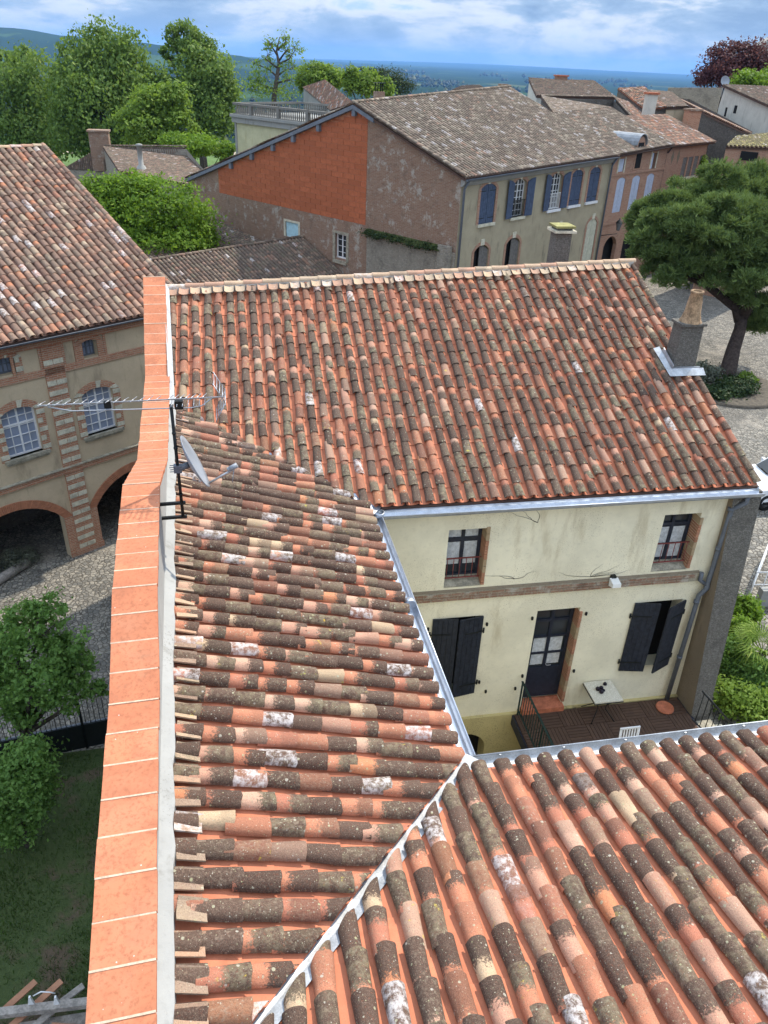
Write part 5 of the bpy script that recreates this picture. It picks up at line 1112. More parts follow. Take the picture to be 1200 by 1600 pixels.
# villa with balustrade and rooftop room
FV = Fac(atd(367, 185, 78), GD); vl = thing('balustraded_villa', 'pale yellow villa with a balustraded flat roof and tiled roof room', 'house', FV.P(-8, -14, -5))
zc_ = FV.px(367, 178)[1]; sv = FV.px(640, 210)[0]; sv0 = 0
m = MB(); FV.box(m, sv, 0, -14, zc_-.25, -13, 0); m.build('wall', M_CREAMV, vl)
m = MB(); FV.box(m, sv-.2, .25, zc_-.75, zc_-.25, -13.2, .22); FV.box(m, sv-.3, .38, zc_-.25, zc_, -13.3, .36); FV.box(m, -.25, .05, -14, zc_-.75, -.2, .06); m.build('cornice', M_GREYV, vl)
bl_ = MB(); n_ = int(abs(sv)/.30)
for k in range(n_):
    s0_ = sv+k*.30+.1
    if k % 14 == 0: FV.box(bl_, s0_-.18, s0_+.18, zc_, zc_+1.05, -.20, .15)
    else:
        c = FV.P(s0_, zc_, -.02); bl_.lathe(c, [(.06, .08), (.10, .3), (.05, .62), (.08, .85)], 5)
for k in range(28):
    c = FV.P(-.05, zc_, -.5-k*.30); bl_.lathe(c, [(.06, .08), (.10, .3), (.05, .62), (.08, .85)], 5)
for k in range(n_): c = FV.P(sv+k*.3, zc_, -9); bl_.lathe(c, [(.06, .08), (.10, .3), (.05, .62), (.08, .85)], 5)
FV.box(bl_, sv, .1, zc_+.85, zc_+1.05, -.18, .12); FV.box(bl_, sv, .1, zc_, zc_+.08, -.18, .12); FV.box(bl_, -.2, .1, zc_+.85, zc_+1.04, -9.1, -.2); FV.box(bl_, sv, .1, zc_+.85, zc_+1.04, -9.1, -8.9)
bl_.build('balustrade', m_stucco('weathered_balustrade', (0.20, 0.19, 0.17), (0.07, 0.065, 0.06), .6), vl, 'stuff')
s_ = FV.px(455, 200); m = MB(); FV.box(m, s_[0]-.5, s_[0]+.4, s_[1]-1.4, s_[1]+.2, -.1, .03); m.build('window', M_WHITE, vl)
rr1 = Q((516, 172, 80), (552, 160, 76), (524, 136, 84), (473, 136.5, 88)); rr1 = [rr1[0], rr1[1], rr1[2], rr1[3]]; roof(vl, 'roof_room_roof', rr1, mt=M_TILEB, mc=M_CHANB, seg=4, thick=0, coarse=True); m = MB(); skirt(m, rr1, zc_, .03); m.build('roof_room_wall', M_GREYV, vl)
# little house with chimney among the trees
hh_ = Q((186, 268, 62), (352, 300, 56), (292, 230, 70), (160, 229, 74)); lh = simple_house('cottage', 'brick and stone cottage with a dark tiled roof among the trees', [hh_, [hh_[3]+V3(-4.5, 3, -2.4), hh_[2]+V3(-4.5, 3, -2.4), hh_[2]+EZ*.02, hh_[3]+EZ*.02][:]], M_TILED, M_CHANO, M_RUBBLE, -14.5, ridges=[(hh_[3], hh_[2])])
cc = atd(156, 220, 74); m = MB(); m.box(cc-V3(.9, .6, 2.6), V3(1.8, 0, 0), V3(0, 1.2, 0), V3(0, 0, 3.4)); co_ = m.build('chimney', M_BRICKO, lh); m = MB(); m.box(cc-V3(1.02, .72, -.802), V3(2.04, 0, 0), V3(0, 1.44, 0), V3(0, 0, .16)); m.build('chimney_slab', M_BRICKO, co_)
cc = atd(221, 262, 63); m = MB(); m.lathe(cc, [(.5, -.3), (.30, .15), (.2, .2), (.2, 1.6), (.27, 1.62), (.27, 1.75), (.05, 1.8)], 8); m.build('flue', M_GREYV, lh)
for u, v, D, lab in ((592, 143, 70, 'dark chimney with four iron pots beyond the ridge of the corner house'), (786, 131, 82, 'squat dark chimney seen over the ridge of the corner house')):
    cc = atd(u, v, D); k_ = thing('chimney', lab, 'chimney', cc-EZ*4); m = MB(); m.box(cc-V3(.45, .35, 4), V3(.95, 0, 0), V3(0, .7, 0), V3(0, 0, 4)); m.build('stack', M_BRICKO, k_)
    if u == 592:
        for x in (-.3, -.1, .12, .32): m = MB(); m.tube([cc+V3(x, 0, 0), cc+V3(x, 0, .65)], .05, 6); m.build('pot', M_IRON, k_)
        m = MB(); m.box(cc+V3(-.5, -.3, .65), V3(1.05, 0, 0), V3(0, .6, 0), V3(0, 0, .06)); m.build('chimney_slab', M_IRON, k_)
r1 = Q((705, 141, 84), (760, 139, 84), (748, 133, 88), (722, 134, 88)); simple_house('far_house', 'low brown roof just showing over the long ridge', [r1], M_TILED, M_CHANO, M_RUBBLED, -15)

# ------------------------------------------------------------------ ground, plain, hills
def grid_mesh(name, rings, nseg, zf, mat, c=(5, 25), a0=0.0, a1=2*math.pi, kind='structure'):
    vs, fs = [], []; full = abs(a1-a0-2*math.pi) < 1e-6; ns = nseg if full else nseg+1
    for r_ in rings:
        for k in range(ns):
            a = a0+(a1-a0)*k/nseg; x, y = c[0]+r_*math.sin(a), c[1]+r_*math.cos(a); vs.append((x, y, zf(x, y, r_)))
    for i in range(len(rings)-1):
        for k in range(nseg):
            k2 = (k+1) % ns; fs.append((i*ns+k, i*ns+k2, (i+1)*ns+k2, (i+1)*ns+k))
    mb = MB(); mb.add(vs, [f[::-1] for f in fs], smooth=True); return mb.build(name, mat, None, kind)
gs = MB(); xs = list(np.linspace(-60, -4, 15))+list(np.linspace(-3, 9, 13))+list(np.linspace(12, 90, 16)); ysg = list(np.linspace(-30, 130, 33))
vs = [(x, y, ground_z(x, y)) for y in ysg for x in xs]; nx = len(xs)
gs.add(vs, [(j*nx+i, j*nx+i+1, (j+1)*nx+i+1, (j+1)*nx+i) for j in range(len(ysg)-1) for i in range(nx-1)], smooth=True); gs.build('ground', M_COBBLE, None, 'structure')
ZP = -105.0
def m_plainland():
    t = NT('farmland'); n1 = t.noise(0.0011, 6, 0.6); v = t.n('SeparateColor'); t.l(t.vor(0.0042, vec=t.scale(t.pos, (1, .55, 0)), out='Color'), v.inputs[0]); n2 = t.noise(0.02, 5)
    c = t.ramp(v.outputs[0], [(0, (0.016, 0.032, 0.012)), (.4, (0.026, 0.045, 0.016)), (.66, (0.06, 0.10, 0.028)), (.84, (0.12, 0.13, 0.05)), (.9, (0.05, 0.08, 0.025))], 'CONSTANT')
    c = t.mix(t.step(n1, .44, .54), c, (0.020, 0.036, 0.014)); c = t.mix(t.m_('MULTIPLY', n2, .6), c, (0.02, 0.035, 0.012)); t.col(c); t.rough(1.0); t.b.inputs['Specular IOR Level'].default_value = 0; return t.m
M_LAND = m_plainland()
def zland(x, y, r_):
    t = min(1, max(0, (r_-95)/420)); t = t*t*(3-2*t); b = -18 + (ZP+18)*t
    if r_ > 9000: b += 105*max(0, math.sin(x*.00021+1.0)*.5+math.sin(y*.00017+x*.0004)*.5)*min(1, (r_-9000)/14000)
    return b
grid_mesh('plain', [0, 60, 95, 130, 170, 220, 290, 380, 520, 700, 1000, 1500, 2300, 3500, 5500, 8000, 11000, 14000, 17000, 20000, 23000, 26000], 160, zland, M_LAND)
hl = MB(); top = [(-260, 40), (-120, 38), (0, 42), (40, 45), (70, 52), (105, 56), (160, 60), (210, 66), (262, 71), (330, 80), (400, 92), (470, 103)]; vs = []; L_ = 40
us_ = np.linspace(-260, 470, L_)
for i, u in enumerate(us_):
    v = np.interp(u, [a for a, _ in top], [b for _, b in top]); p = atd(u, v + random.uniform(-.8, .8), 5200); f = atd(u, v, 3400); bk_ = atd(u, v, 7800); m1 = f*.5+p*.5
    vs += [(f[0], f[1], ZP-2), (m1[0], m1[1], ZP+(p[2]-ZP)*.62+random.uniform(-10, 10)), tuple(p), (bk_[0], bk_[1], ZP-2)]
hl.add(vs, [(i*4+j, (i+1)*4+j, (i+1)*4+j+1, i*4+j+1) for i in range(L_-1) for j in range(3)], smooth=True); hl.build('hill', M_LAND, None, 'structure')
# far trees and hedges on the plain: uncountable
def blob(c, r_, hgt):
    a = random.random()*6; ring = [(c[0]+r_*math.cos(a+k*2*math.pi/6)*random.uniform(.75, 1.2), c[1]+r_*math.sin(a+k*2*math.pi/6)*random.uniform(.75, 1.2), c[2]+hgt*random.uniform(.3, .6)) for k in range(6)]
    return [(c[0], c[1], c[2])]+ring+[(c[0]+random.uniform(-.3, .3)*r_, c[1], c[2]+hgt)], [(0, 1+(k+1) % 6, 1+k) for k in range(6)]+[(7, 1+k, 1+(k+1) % 6) for k in range(6)]
ft = MB()
for _ in range(900):
    az = YAW+random.uniform(-.62, .62); r_ = 330*(26**random.random()); n = random.choice((1, 3, 6, 9, 12)); hd = random.random()*math.pi; s0_ = 9+r_*.0035
    for k in range(n):
        x = 5+r_*math.sin(az)+math.cos(hd)*k*s0_+random.gauss(0, s0_*.35); y = 25+r_*math.cos(az)+math.sin(hd)*k*s0_+random.gauss(0, s0_*.35); rr = math.hypot(x-5, y-25)
        q = random.uniform(.7, 1.25)*(7+r_*.0018); b_ = blob((x, y, zland(x, y, rr)-1), q*.8, q*1.5); ft.add(b_[0], b_[1], smooth=False, rnd=random.uniform(.01, 1))
def m_leaf(name, c0, c1, tr=0.35, hue=(0.12, 0.12, 0.02)):
    t = NT(name); r_ = t.attr('trnd'); n = t.noise(0.9, 3); c = t.mix(r_, c0, c1); c = t.mix(t.m_('MULTIPLY', t.step(n, .42, .68), .6), c, dark(c0, .75)); c = t.mix(t.step(r_, .86, .96), c, hue)
    t.col(c); t.rough(.6); t.b.inputs['Specular IOR Level'].default_value = .15
    tl_ = t.n('BsdfTranslucent'); t.set(tl_.inputs['Color'], t.mix(.5, c, (c1[0]*1.5, c1[1]*1.5, c1[2]*.8))); mx = t.n('MixShader'); mx.inputs[0].default_value = tr; t.l(t.b.outputs[0], mx.inputs[1]); t.l(tl_.outputs[0], mx.inputs[2]); t.l(mx.outputs[0], t.out.inputs[0]); return t.m
M_FARTREE = m_leaf('far_tree_leaf', (0.010, 0.020, 0.008), (0.024, 0.042, 0.014), 0.0)
ft.build('far_trees', M_FARTREE, None, 'stuff')

# ------------------------------------------------------------------ vegetation
def fast_mesh(name, V, F4, rnd, mat, parent, kind=None):
    me = bpy.data.meshes.new(name); nf = len(F4); k = F4.shape[1]
    me.vertices.add(len(V)); me.vertices.foreach_set('co', V.astype('f').ravel()); me.loops.add(nf*k); me.loops.foreach_set('vertex_index', F4.astype('i').ravel())
    me.polygons.add(nf); me.polygons.foreach_set('loop_start', np.arange(0, nf*k, k, dtype='i')); me.polygons.foreach_set('loop_total', np.full(nf, k, 'i'))
    me.attributes.new('trnd', 'FLOAT', 'POINT').data.foreach_set('value', rnd.astype('f')); me.update(calc_edges=True); me.materials.append(mat)
    o = bpy.data.objects.new(name, me); COL.objects.link(o)
    if parent is not None: setp(o, parent)
    if kind: o['kind'] = kind
    return o
def leaves(P, nrmv, size, asp=0.5, droop=0.0):
    n = len(P); d = RNG.normal(size=(n, 3)); d -= nrmv*np.sum(d*nrmv, 1, keepdims=True); d /= np.linalg.norm(d, axis=1, keepdims=True)+1e-9
    if droop: d[:, 2] -= droop; d /= np.linalg.norm(d, axis=1, keepdims=True)
    s_ = np.cross(nrmv, d); s_ /= np.linalg.norm(s_, axis=1, keepdims=True)+1e-9; L = (size*RNG.uniform(.6, 1.35, n))[:, None]; bend = nrmv*L*RNG.uniform(-.12, .12, n)[:, None]
    V = np.stack([P-d*L*.5, P+s_*L*asp*.5+bend, P+d*L*.5, P-s_*L*asp*.5+bend], 1).reshape(-1, 3); return V, np.arange(4*n).reshape(-1, 4)
def crown(name, lobes, n, size, mat, parent, clump=0.28, nclump=26, shell=.55, asp=.55, droop=0.0, updir=.35, gap=0.0):
    w_ = np.array([(l[1]*l[2]*l[3])**(.67) for l in lobes]); w_ /= w_.sum(); Ps, Ns, Rs = [], [], []
    for l, wi in zip(lobes, w_):
        c = np.asarray(l[0]); rad = np.array(l[1:4]); m = max(6, int(n*wi)); kc = max(6, int(nclump*(np.prod(rad)**(.33)/ (sum(np.prod(q[1:4])**(.33) for q in lobes)/len(lobes)))))
        d = RNG.normal(size=(kc, 3)); d /= np.linalg.norm(d, axis=1, keepdims=True); cc = d*RNG.uniform(shell, 1.0, (kc, 1))
        idx = RNG.integers(0, kc, m); off = RNG.normal(size=(m, 3))*clump*RNG.uniform(.6, 1.3, kc)[idx][:, None]; off[:, 2] *= .75; p = cc[idx]+off
        Ps.append(c+p*rad); nn = p/np.maximum(np.linalg.norm(p, axis=1, keepdims=True), .2)*.6+RNG.normal(size=(m, 3))*.55; nn[:, 2] += updir; Ns.append(nn/np.linalg.norm(nn, axis=1, keepdims=True)); Rs.append(np.clip(RNG.uniform(0, 1, m)*.65+RNG.uniform(0, .35, kc)[idx], 0.01, 1))
    P, N, r_ = np.concatenate(Ps), np.concatenate(Ns), np.concatenate(Rs); V, F_ = leaves(P, N, size, asp, droop)
    return fast_mesh(name, V, F_, np.repeat(r_, 4), mat, parent)
def limbs(mb, base, lobes, r0, mid=None, per=3):
    base = np.asarray(base); cen = sum(np.asarray(l[0]) for l in lobes)/len(lobes); fork = base+(cen-base)*.5 if mid is None else np.asarray(mid)
    mb.tube([base-EZ*.2, base*.6+fork*.4+V3(random.gauss(0, .03)*r0*5, 0, 0), fork], [r0*1.25, r0, r0*.8], 9)
    for l in lobes:
        c = np.asarray(l[0]); m = fork*.5+c*.5+V3(random.gauss(0, .15), random.gauss(0, .15), random.gauss(.1, .1))*l[1]*.5; mb.tube([fork, m, c], [r0*.55, r0*.35, r0*.16], 6)
        for _ in range(per):
            d = RNG.normal(size=3); d /= np.linalg.norm(d); mb.tube([m*.4+c*.6, c+d*np.array(l[1:4])*.8], [r0*.2, r0*.05], 4)
    return mb
def tree(name, label, base, pxl, D, n, size, mat, cat='tree', r0=.25, group=None, bark=None, mid=None, depth_k=.9, **kw):
    """lobes given as pixel ellipses at forward distance D: (u, v, ru, rv[, dD])"""
    lobes = []
    for q in pxl:
        u, v, ru, rv = q[:4]; dd = q[4] if len(q) > 4 else 0; k = (D+dd)/FPX; lobes.append((atd(u, v, D+dd), ru*k, ru*k*depth_k, rv*k))
    t_ = thing(name, label, cat, base, group); limbs(MB(), base, lobes, r0, mid).build if False else None
    m = limbs(MB(), base, lobes, r0, mid); m.build('trunk', bark or M_BARK, t_); crown('crown', lobes, n, size, mat, t_, **kw); return t_
M_LIME = m_leaf('lime_leaf', (0.084, 0.144, 0.032), (0.196, 0.290, 0.067), .35, (0.298, 0.351, 0.095))
M_LIME2 = m_leaf('light_leaf', (0.110, 0.179, 0.027), (0.219, 0.323, 0.055), .4, (0.292, 0.358, 0.074))
M_BUSH = m_leaf('bright_leaf', (0.076, 0.151, 0.016), (0.199, 0.316, 0.036), .4, (0.289, 0.389, 0.064))
M_DARKL = m_leaf('dark_leaf', (0.021, 0.042, 0.016), (0.052, 0.081, 0.029), .2, (0.065, 0.091, 0.026))
M_PURPLE = m_leaf('copper_leaf', (0.054, 0.022, 0.029), (0.144, 0.060, 0.066), .35, (0.180, 0.096, 0.084))
M_PINE = m_leaf('pine_needle', (0.062, 0.108, 0.034), (0.235, 0.315, 0.10), .15, (0.34, 0.40, 0.13))
M_YARD = m_leaf('yard_leaf', (0.080, 0.161, 0.038), (0.200, 0.331, 0.085), .4, (0.321, 0.454, 0.153))
M_GREYL = m_leaf('grey_leaf', (0.089, 0.102, 0.076), (0.178, 0.192, 0.140), .2, (0.204, 0.216, 0.130))
def bz(u, v, D): p = atd(u, v, D); return V3(p[0], p[1], -15.5)
tree('lime_tree', 'broad drooping lime tree standing left of the tallest crown, over the cottage', bz(55, 240, 103), [(70, 150, 60, 62), (22, 170, 50, 70), (10, 105, 22, 24), (35, 95, 22, 20), (60, 215, 55, 40), (-40, 160, 50, 70)], 103, 21000, .50, M_LIME, r0=.5, nclump=60, clump=.2, droop=.8)
tree('lime_tree', 'tallest dense lime tree with a rounded crown behind the cottage chimney', bz(165, 240, 98), [(165, 95, 50, 50), (125, 120, 42, 55), (205, 115, 45, 60), (160, 175, 75, 65), (225, 180, 45, 55), (118, 200, 45, 45), (245, 130, 22, 30)], 98, 27000, .50, M_LIME, r0=.6, nclump=70, clump=.19, droop=.8)
tree('lime_tree', 'upright lime tree with a narrow top next to the villa', bz(315, 230, 100), [(290, 62, 26, 26), (312, 82, 24, 26), (320, 120, 48, 42), (330, 165, 42, 55), (345, 140, 28, 35), (300, 160, 35, 40), (268, 55, 12, 14), (262, 82, 12, 12)], 100, 21000, .46, M_LIME, r0=.5, nclump=55, clump=.2, droop=.6)
tree('maple_tree', 'lighter green young tree between the two lime trees above the cottage roof', bz(245, 250, 84), [(245, 165, 34, 30), (215, 180, 30, 28), (270, 160, 28, 28), (240, 205, 42, 28), (285, 200, 24, 24)], 84, 12000, .40, M_LIME2, r0=.3, nclump=45, clump=.2)
tree('garden_shrub', 'mid green shrubs with reddish tips at the foot of the villa wall', bz(320, 240, 80), [(310, 228, 40, 14), (350, 232, 16, 16), (275, 220, 22, 12)], 80, 5000, .34, M_BUSH, cat='shrub', r0=.12, nclump=30)
tree('round_tree', 'bright green leafy tree behind the tiled shed and the arcaded house', V3(*bz(240, 380, 47)[:2], GL), [(240, 330, 66, 46), (190, 320, 50, 44), (285, 335, 50, 48), (160, 300, 34, 28), (250, 375, 80, 34), (305, 370, 34, 34), (215, 290, 40, 22), (180, 360, 44, 40)], 47, 24000, .23, M_BUSH, r0=.3, nclump=70, clump=.2)
tree('half_bare_tree', 'thin half bare tree with twisting branches behind the villa roof', bz(435, 160, 118), [(435, 85, 22, 26), (410, 125, 20, 20), (455, 108, 16, 20), (440, 140, 26, 16), (405, 105, 10, 10)], 118, 1700, .42, M_LIME2, r0=.45, nclump=16, clump=.25, per=6) if False else None
def bare_tree():
    t_ = thing('half_bare_tree', 'thin half bare tree with twisting branches behind the villa roof', 'tree', bz(432, 160, 118)); D = 118; m = MB(); P_ = lambda u, v, d=0: atd(u, v, D+d)
    m.tube([bz(432, 160, 118), P_(428, 155), P_(432, 125), P_(436, 100), P_(432, 80), P_(437, 58)], [.5, .38, .3, .24, .16, .06], 8)
    tips = []
    for a, b, c in (((433, 120), (420, 108), (398, 100)), ((436, 100), (452, 92), (464, 74)), ((434, 88), (424, 72), (418, 62)), ((432, 130), (450, 125), (462, 128)), ((436, 108), (415, 92), (422, 80)), ((434, 78), (446, 66), (448, 56)), ((430, 140), (408, 132), (394, 128)), ((436, 95), (448, 78), (455, 84)), ((431, 120), (445, 110), (468, 104))):
        m.tube([P_(*a), P_(*b, random.uniform(-2, 2)), P_(*c, random.uniform(-3, 3))], [.17, .10, .03], 5); tips += [b, c]
        for _ in range(5):
            k = random.random(); s_ = (b[0]+(c[0]-b[0])*k, b[1]+(c[1]-b[1])*k); m.tube([P_(*s_), P_(s_[0]+random.gauss(0, 8), s_[1]-random.uniform(2, 12), random.gauss(0, 1))], [.05, .015], 4)
    m.build('trunk', M_BARK, t_); lob = [(P_(u, v), 1.0, 1.0, .9) for u, v in tips]+[(P_(410, 135), 2.6, 2, 1.9), (P_(440, 145), 2.8, 2, 1.6), (P_(404, 122), 1.4, 1.4, 1.4)]
    crown('crown', lob, 2600, .36, M_LIME2, t_, clump=.35, nclump=6)
bare_tree()
tree('chestnut_tree', 'yellow green chestnut in fresh leaf rising left of the roof room', bz(500, 150, 112), [(495, 118, 26, 16), (520, 125, 20, 18), (478, 128, 16, 14), (510, 110, 12, 8)], 112, 6500, .44, M_LIME2, r0=.3, nclump=30)
tree('chestnut_tree', 'yellow green chestnut in fresh leaf beside the dark conifers', bz(580, 150, 108), [(575, 130, 22, 18), (560, 120, 12, 14), (598, 135, 16, 12), (545, 128, 10, 16)], 108, 5500, .44, M_LIME2, r0=.3, nclump=26)
tree('conifer', 'dark broad conifer behind the four pot chimney', bz(605, 150, 128), [(605, 125, 28, 16), (575, 112, 16, 8), (630, 136, 16, 10), (548, 118, 8, 14), (590, 116, 14, 10)], 128, 6500, .40, M_DARKL, r0=.4, nclump=36, asp=.3)
tree('copper_beech', 'copper purple leaved tree against the sky behind the stone wall', bz(1140, 150, 92), [(1140, 100, 36, 26), (1110, 112, 22, 20), (1165, 95, 28, 24), (1125, 82, 18, 14), (1180, 85, 22, 22), (1098, 125, 14, 12), (1155, 75, 14, 12), (1190, 110, 30, 24), (1140, 125, 34, 14)], 92, 11000, .36, M_PURPLE, r0=.35, nclump=42, clump=.26, shell=.3)
tree('evergreen_oak', 'rounded mid green tree over the roof of the white gabled house', bz(1185, 150, 80), [(1180, 130, 30, 16), (1165, 122, 16, 10), (1205, 125, 24, 22), (1195, 145, 24, 14)], 80, 7500, .32, M_BUSH, r0=.3, nclump=34)
# stone pine
pb = atz(1133, 590, GR); pD = float((pb-CAM) @ _F); pt = thing('stone_pine', 'umbrella shaped pine with a leaning dark trunk on the cobbled square', 'tree', pb)
m = MB(); A_ = lambda u, v, d=0: atd(u, v, pD+d)
m.tube([pb-EZ*.2, A_(1138, 578), A_(1146, 545), A_(1156, 515), A_(1160, 492)], [.50, .40, .33, .29, .27], 12); m.tube([A_(1158, 500), A_(1150, 480), A_(1125, 462), A_(1103, 445), A_(1090, 415), A_(1080, 380)], [.34, .26, .21, .18, .14, .08], 9); m.tube([A_(1160, 495), A_(1175, 470, -1), A_(1185, 430, -2), A_(1180, 380, -1)], [.30, .22, .16, .08], 8); m.tube([A_(1150, 478), A_(1140, 440, 1), A_(1135, 380, 1)], [.22, .16, .07], 8); m.tube([A_(1105, 447), A_(1070, 432), A_(1045, 415)], [.14, .10, .05], 7); m.tube([A_(1160, 495), A_(1195, 478), A_(1215, 470)], [.2, .14, .08], 7)
m.build('trunk', m_plain('pine_bark', (0.055, 0.04, 0.034), .95, .5, 8, 0, 1.0, 30), pt)
PL = [(1045, 345, 42, 36, 0), (1020, 375, 26, 34, -1), (1085, 315, 46, 34, 1), (1135, 300, 48, 32, 0), (1185, 305, 46, 36, 1), (1110, 355, 60, 40, -2), (1170, 365, 55, 42, -2), (1060, 400, 38, 32, -1), (1215, 350, 40, 60, 0), (1150, 420, 42, 34, -2), (1185, 450, 38, 32, -1), (1205, 490, 26, 22, 0), (1090, 425, 22, 20, 1), (1040, 430, 24, 16, -1), (1185, 510, 18, 12, 1), (1008, 340, 16, 20, 0)]
Cn, Nn = [], []
for u, v, ru, rv, dd in PL:
    c = A_(u, v, dd); k = pD/FPX; rad = np.array([ru*k, ru*k*.9, rv*k]); ns = max(8, int(ru*rv/50)); d = RNG.normal(size=(ns, 3)); d[:, 2] += .15; d /= np.linalg.norm(d, axis=1, keepdims=True); sc_ = c+d*rad*RNG.uniform(.72, 1.05, (ns, 1))
    for q_ in sc_:
        n = int(RNG.integers(46, 78)); e = RNG.normal(size=(n, 3)); e[:, 2] = np.abs(e[:, 2])*.9-.25; e /= np.linalg.norm(e, axis=1, keepdims=True); rs = RNG.uniform(.30, .56)*np.array([1, 1, .75]); Cn.append(q_+e*rs*RNG.uniform(.75, 1.05, (n, 1))); w2 = e+V3(0, 0, .5); Nn.append(w2/np.linalg.norm(w2, axis=1, keepdims=True))
Cn, Nn = np.concatenate(Cn), np.concatenate(Nn); nb = 8; ax = np.repeat(Nn, nb, 0)+RNG.normal(size=(len(Nn)*nb, 3))*.62; ax /= np.linalg.norm(ax, axis=1, keepdims=True); st_ = np.repeat(Cn, nb, 0); sdv = np.cross(ax, RNG.normal(size=ax.shape)); sdv /= np.linalg.norm(sdv, axis=1, keepdims=True); Ln = RNG.uniform(.17, .32, (len(ax), 1))
Vp = np.stack([st_-sdv*.020, st_+sdv*.020, st_+ax*Ln+sdv*.012, st_+ax*Ln-sdv*.012], 1).reshape(-1, 3); rn = np.repeat(np.repeat(RNG.uniform(.02, .85, len(Cn)), nb)*.7+RNG.uniform(0, .3, len(ax)), 4)
fast_mesh('crown', Vp, np.arange(len(Vp)).reshape(-1, 4), rn, M_PINE, pt)
# shrubs in the bed round the pine
for (u, v, ru, rv, mt_2, lab) in ((1100, 585, 22, 20, M_GREYL, 'grey lavender clump at the foot of the pine trunk'), (1150, 605, 30, 18, M_DARKL, 'dark low shrub in the bed round the pine'), (1118, 612, 24, 15, M_DARKL, 'small dark shrub spreading over the bed edge by the lavender'), (1165, 592, 14, 9, M_LIME2, 'yellow green tuft in the dark shrub of the pine bed')):
    b_ = atz(u, v+rv*.7, GR); D_ = float((b_-CAM) @ _F); tree('bed_shrub', lab, b_, [(u, v, ru, rv), (u-ru*.4, v+rv*.2, ru*.6, rv*.7), (u+ru*.4, v+rv*.2, ru*.6, rv*.7)], D_, 3200, .16, mt_2, cat='shrub', r0=.05, nclump=24, clump=.25)
bd_ = MB(); bc_ = atz(1135, 606, GR); bd_.lathe(bc_+V3(0, 0, .0), [(2.6, -.2), (2.6, .10), (2.35, .12), (.02, .10)], 28); bd_.build('planting_bed', m_plain('soil', (0.10, 0.085, 0.065), .95, .4, 6, 0, .8, 30), None, 'structure')
# yard tree, lower left
yb = atz(18, 1240, GL); yD = float((yb-CAM) @ _F); hz = nrm([_F[0], _F[1], 0])
def yl(u, v, ru, rv, dd=0):
    p = on(u, v, yb+hz*dd, hz); k = float((p-CAM) @ _F)/FPX; return (p, ru*k, ru*k, rv*k*1.1)
LB = [yl(60, 965, 46, 34), (yl(20, 990, 46, 44)), yl(105, 1010, 40, 34), yl(60, 1040, 62, 46, -.3), yl(10, 1060, 46, 46), yl(120, 1050, 40, 26), yl(40, 1100, 46, 30), yl(145, 1075, 24, 18), yl(95, 1085, 34, 26), yl(-40, 1040, 60, 70)]
ty = thing('yard_tree', 'leafy green tree over the iron fence below the parapet', 'tree', yb); m = limbs(MB(), yb, LB, .12); m.build('trunk', M_BARK, ty); crown('crown', LB, 17000, .10, M_YARD, ty, nclump=34, clump=.15, asp=.6, shell=.35)
LB = [yl(40, 1190, 44, 36, -1.4), yl(15, 1230, 40, 40, -1.4), yl(55, 1240, 36, 36, -1.4), yl(25, 1290, 34, 30, -1.4), yl(-20, 1230, 40, 80, -1.4)]
ty = thing('yard_shrub', 'dense leafy shrub growing on the shaded lawn before the iron fence', 'shrub', V3(LB[1][0][0], LB[1][0][1], GL)); m = limbs(MB(), V3(LB[1][0][0], LB[1][0][1], GL), LB, .06); m.build('trunk', M_BARK, ty); crown('crown', LB, 12000, .095, M_YARD, ty, nclump=50, clump=.22, asp=.6)
lvb = atz(22, 888, GL); LB = [(lvb+V3(0, 0, .35), .55, .45, .4), (lvb+V3(.35, .2, .3), .4, .4, .35)]; ty = thing('lavender_bush', 'grey blue lavender bush behind the weathered log', 'shrub', lvb); m = limbs(MB(), lvb, LB, .03); m.build('stems', M_BARK, ty); crown('crown', LB, 2600, .10, M_GREYL, ty, asp=.25, updir=0, nclump=30)
# garden right of the buttress
def gl(u, v, ru, rv, z): p = atz(u, v, z); k = float((p-CAM) @ _F)/FPX; return (p, ru*k, ru*k, rv*k*1.1)
ZGd = GR-.1
for i, (sp, lab, mt_2) in enumerate(((((1165, 955, 20, 26), (1158, 985, 20, 26)), 'tall bright climbing shrub against the rough grey buttress wall', M_BUSH), (((1150, 1030, 26, 30), (1180, 1055, 30, 26)), 'leafy garden shrub below the palm fronds', M_YARD), (((1135, 1085, 24, 22), (1165, 1100, 34, 22), (1195, 1105, 24, 24)), 'low yellow green shrub bordering the garden steps', M_LIME2))):
    LB = [gl(*q, ZGd+.6) for q in sp]; b_ = V3(LB[0][0][0], LB[0][0][1], GR); ty = thing('garden_shrub', lab, 'shrub', b_); m = limbs(MB(), b_, LB, .04); m.build('stems', M_BARK, ty); crown('crown', LB, 6500, .10, mt_2, ty, nclump=36, clump=.26)
pp = atz(1192, 1020, GR+.9); pl_ = thing('fan_palm', 'small fan palm with arching green fronds in the garden', 'palm', V3(pp[0], pp[1], GR)); m = MB(); m.tube([V3(pp[0], pp[1], GR-.1), pp], [.13, .10], 9); m.build('trunk', M_BARK, pl_)
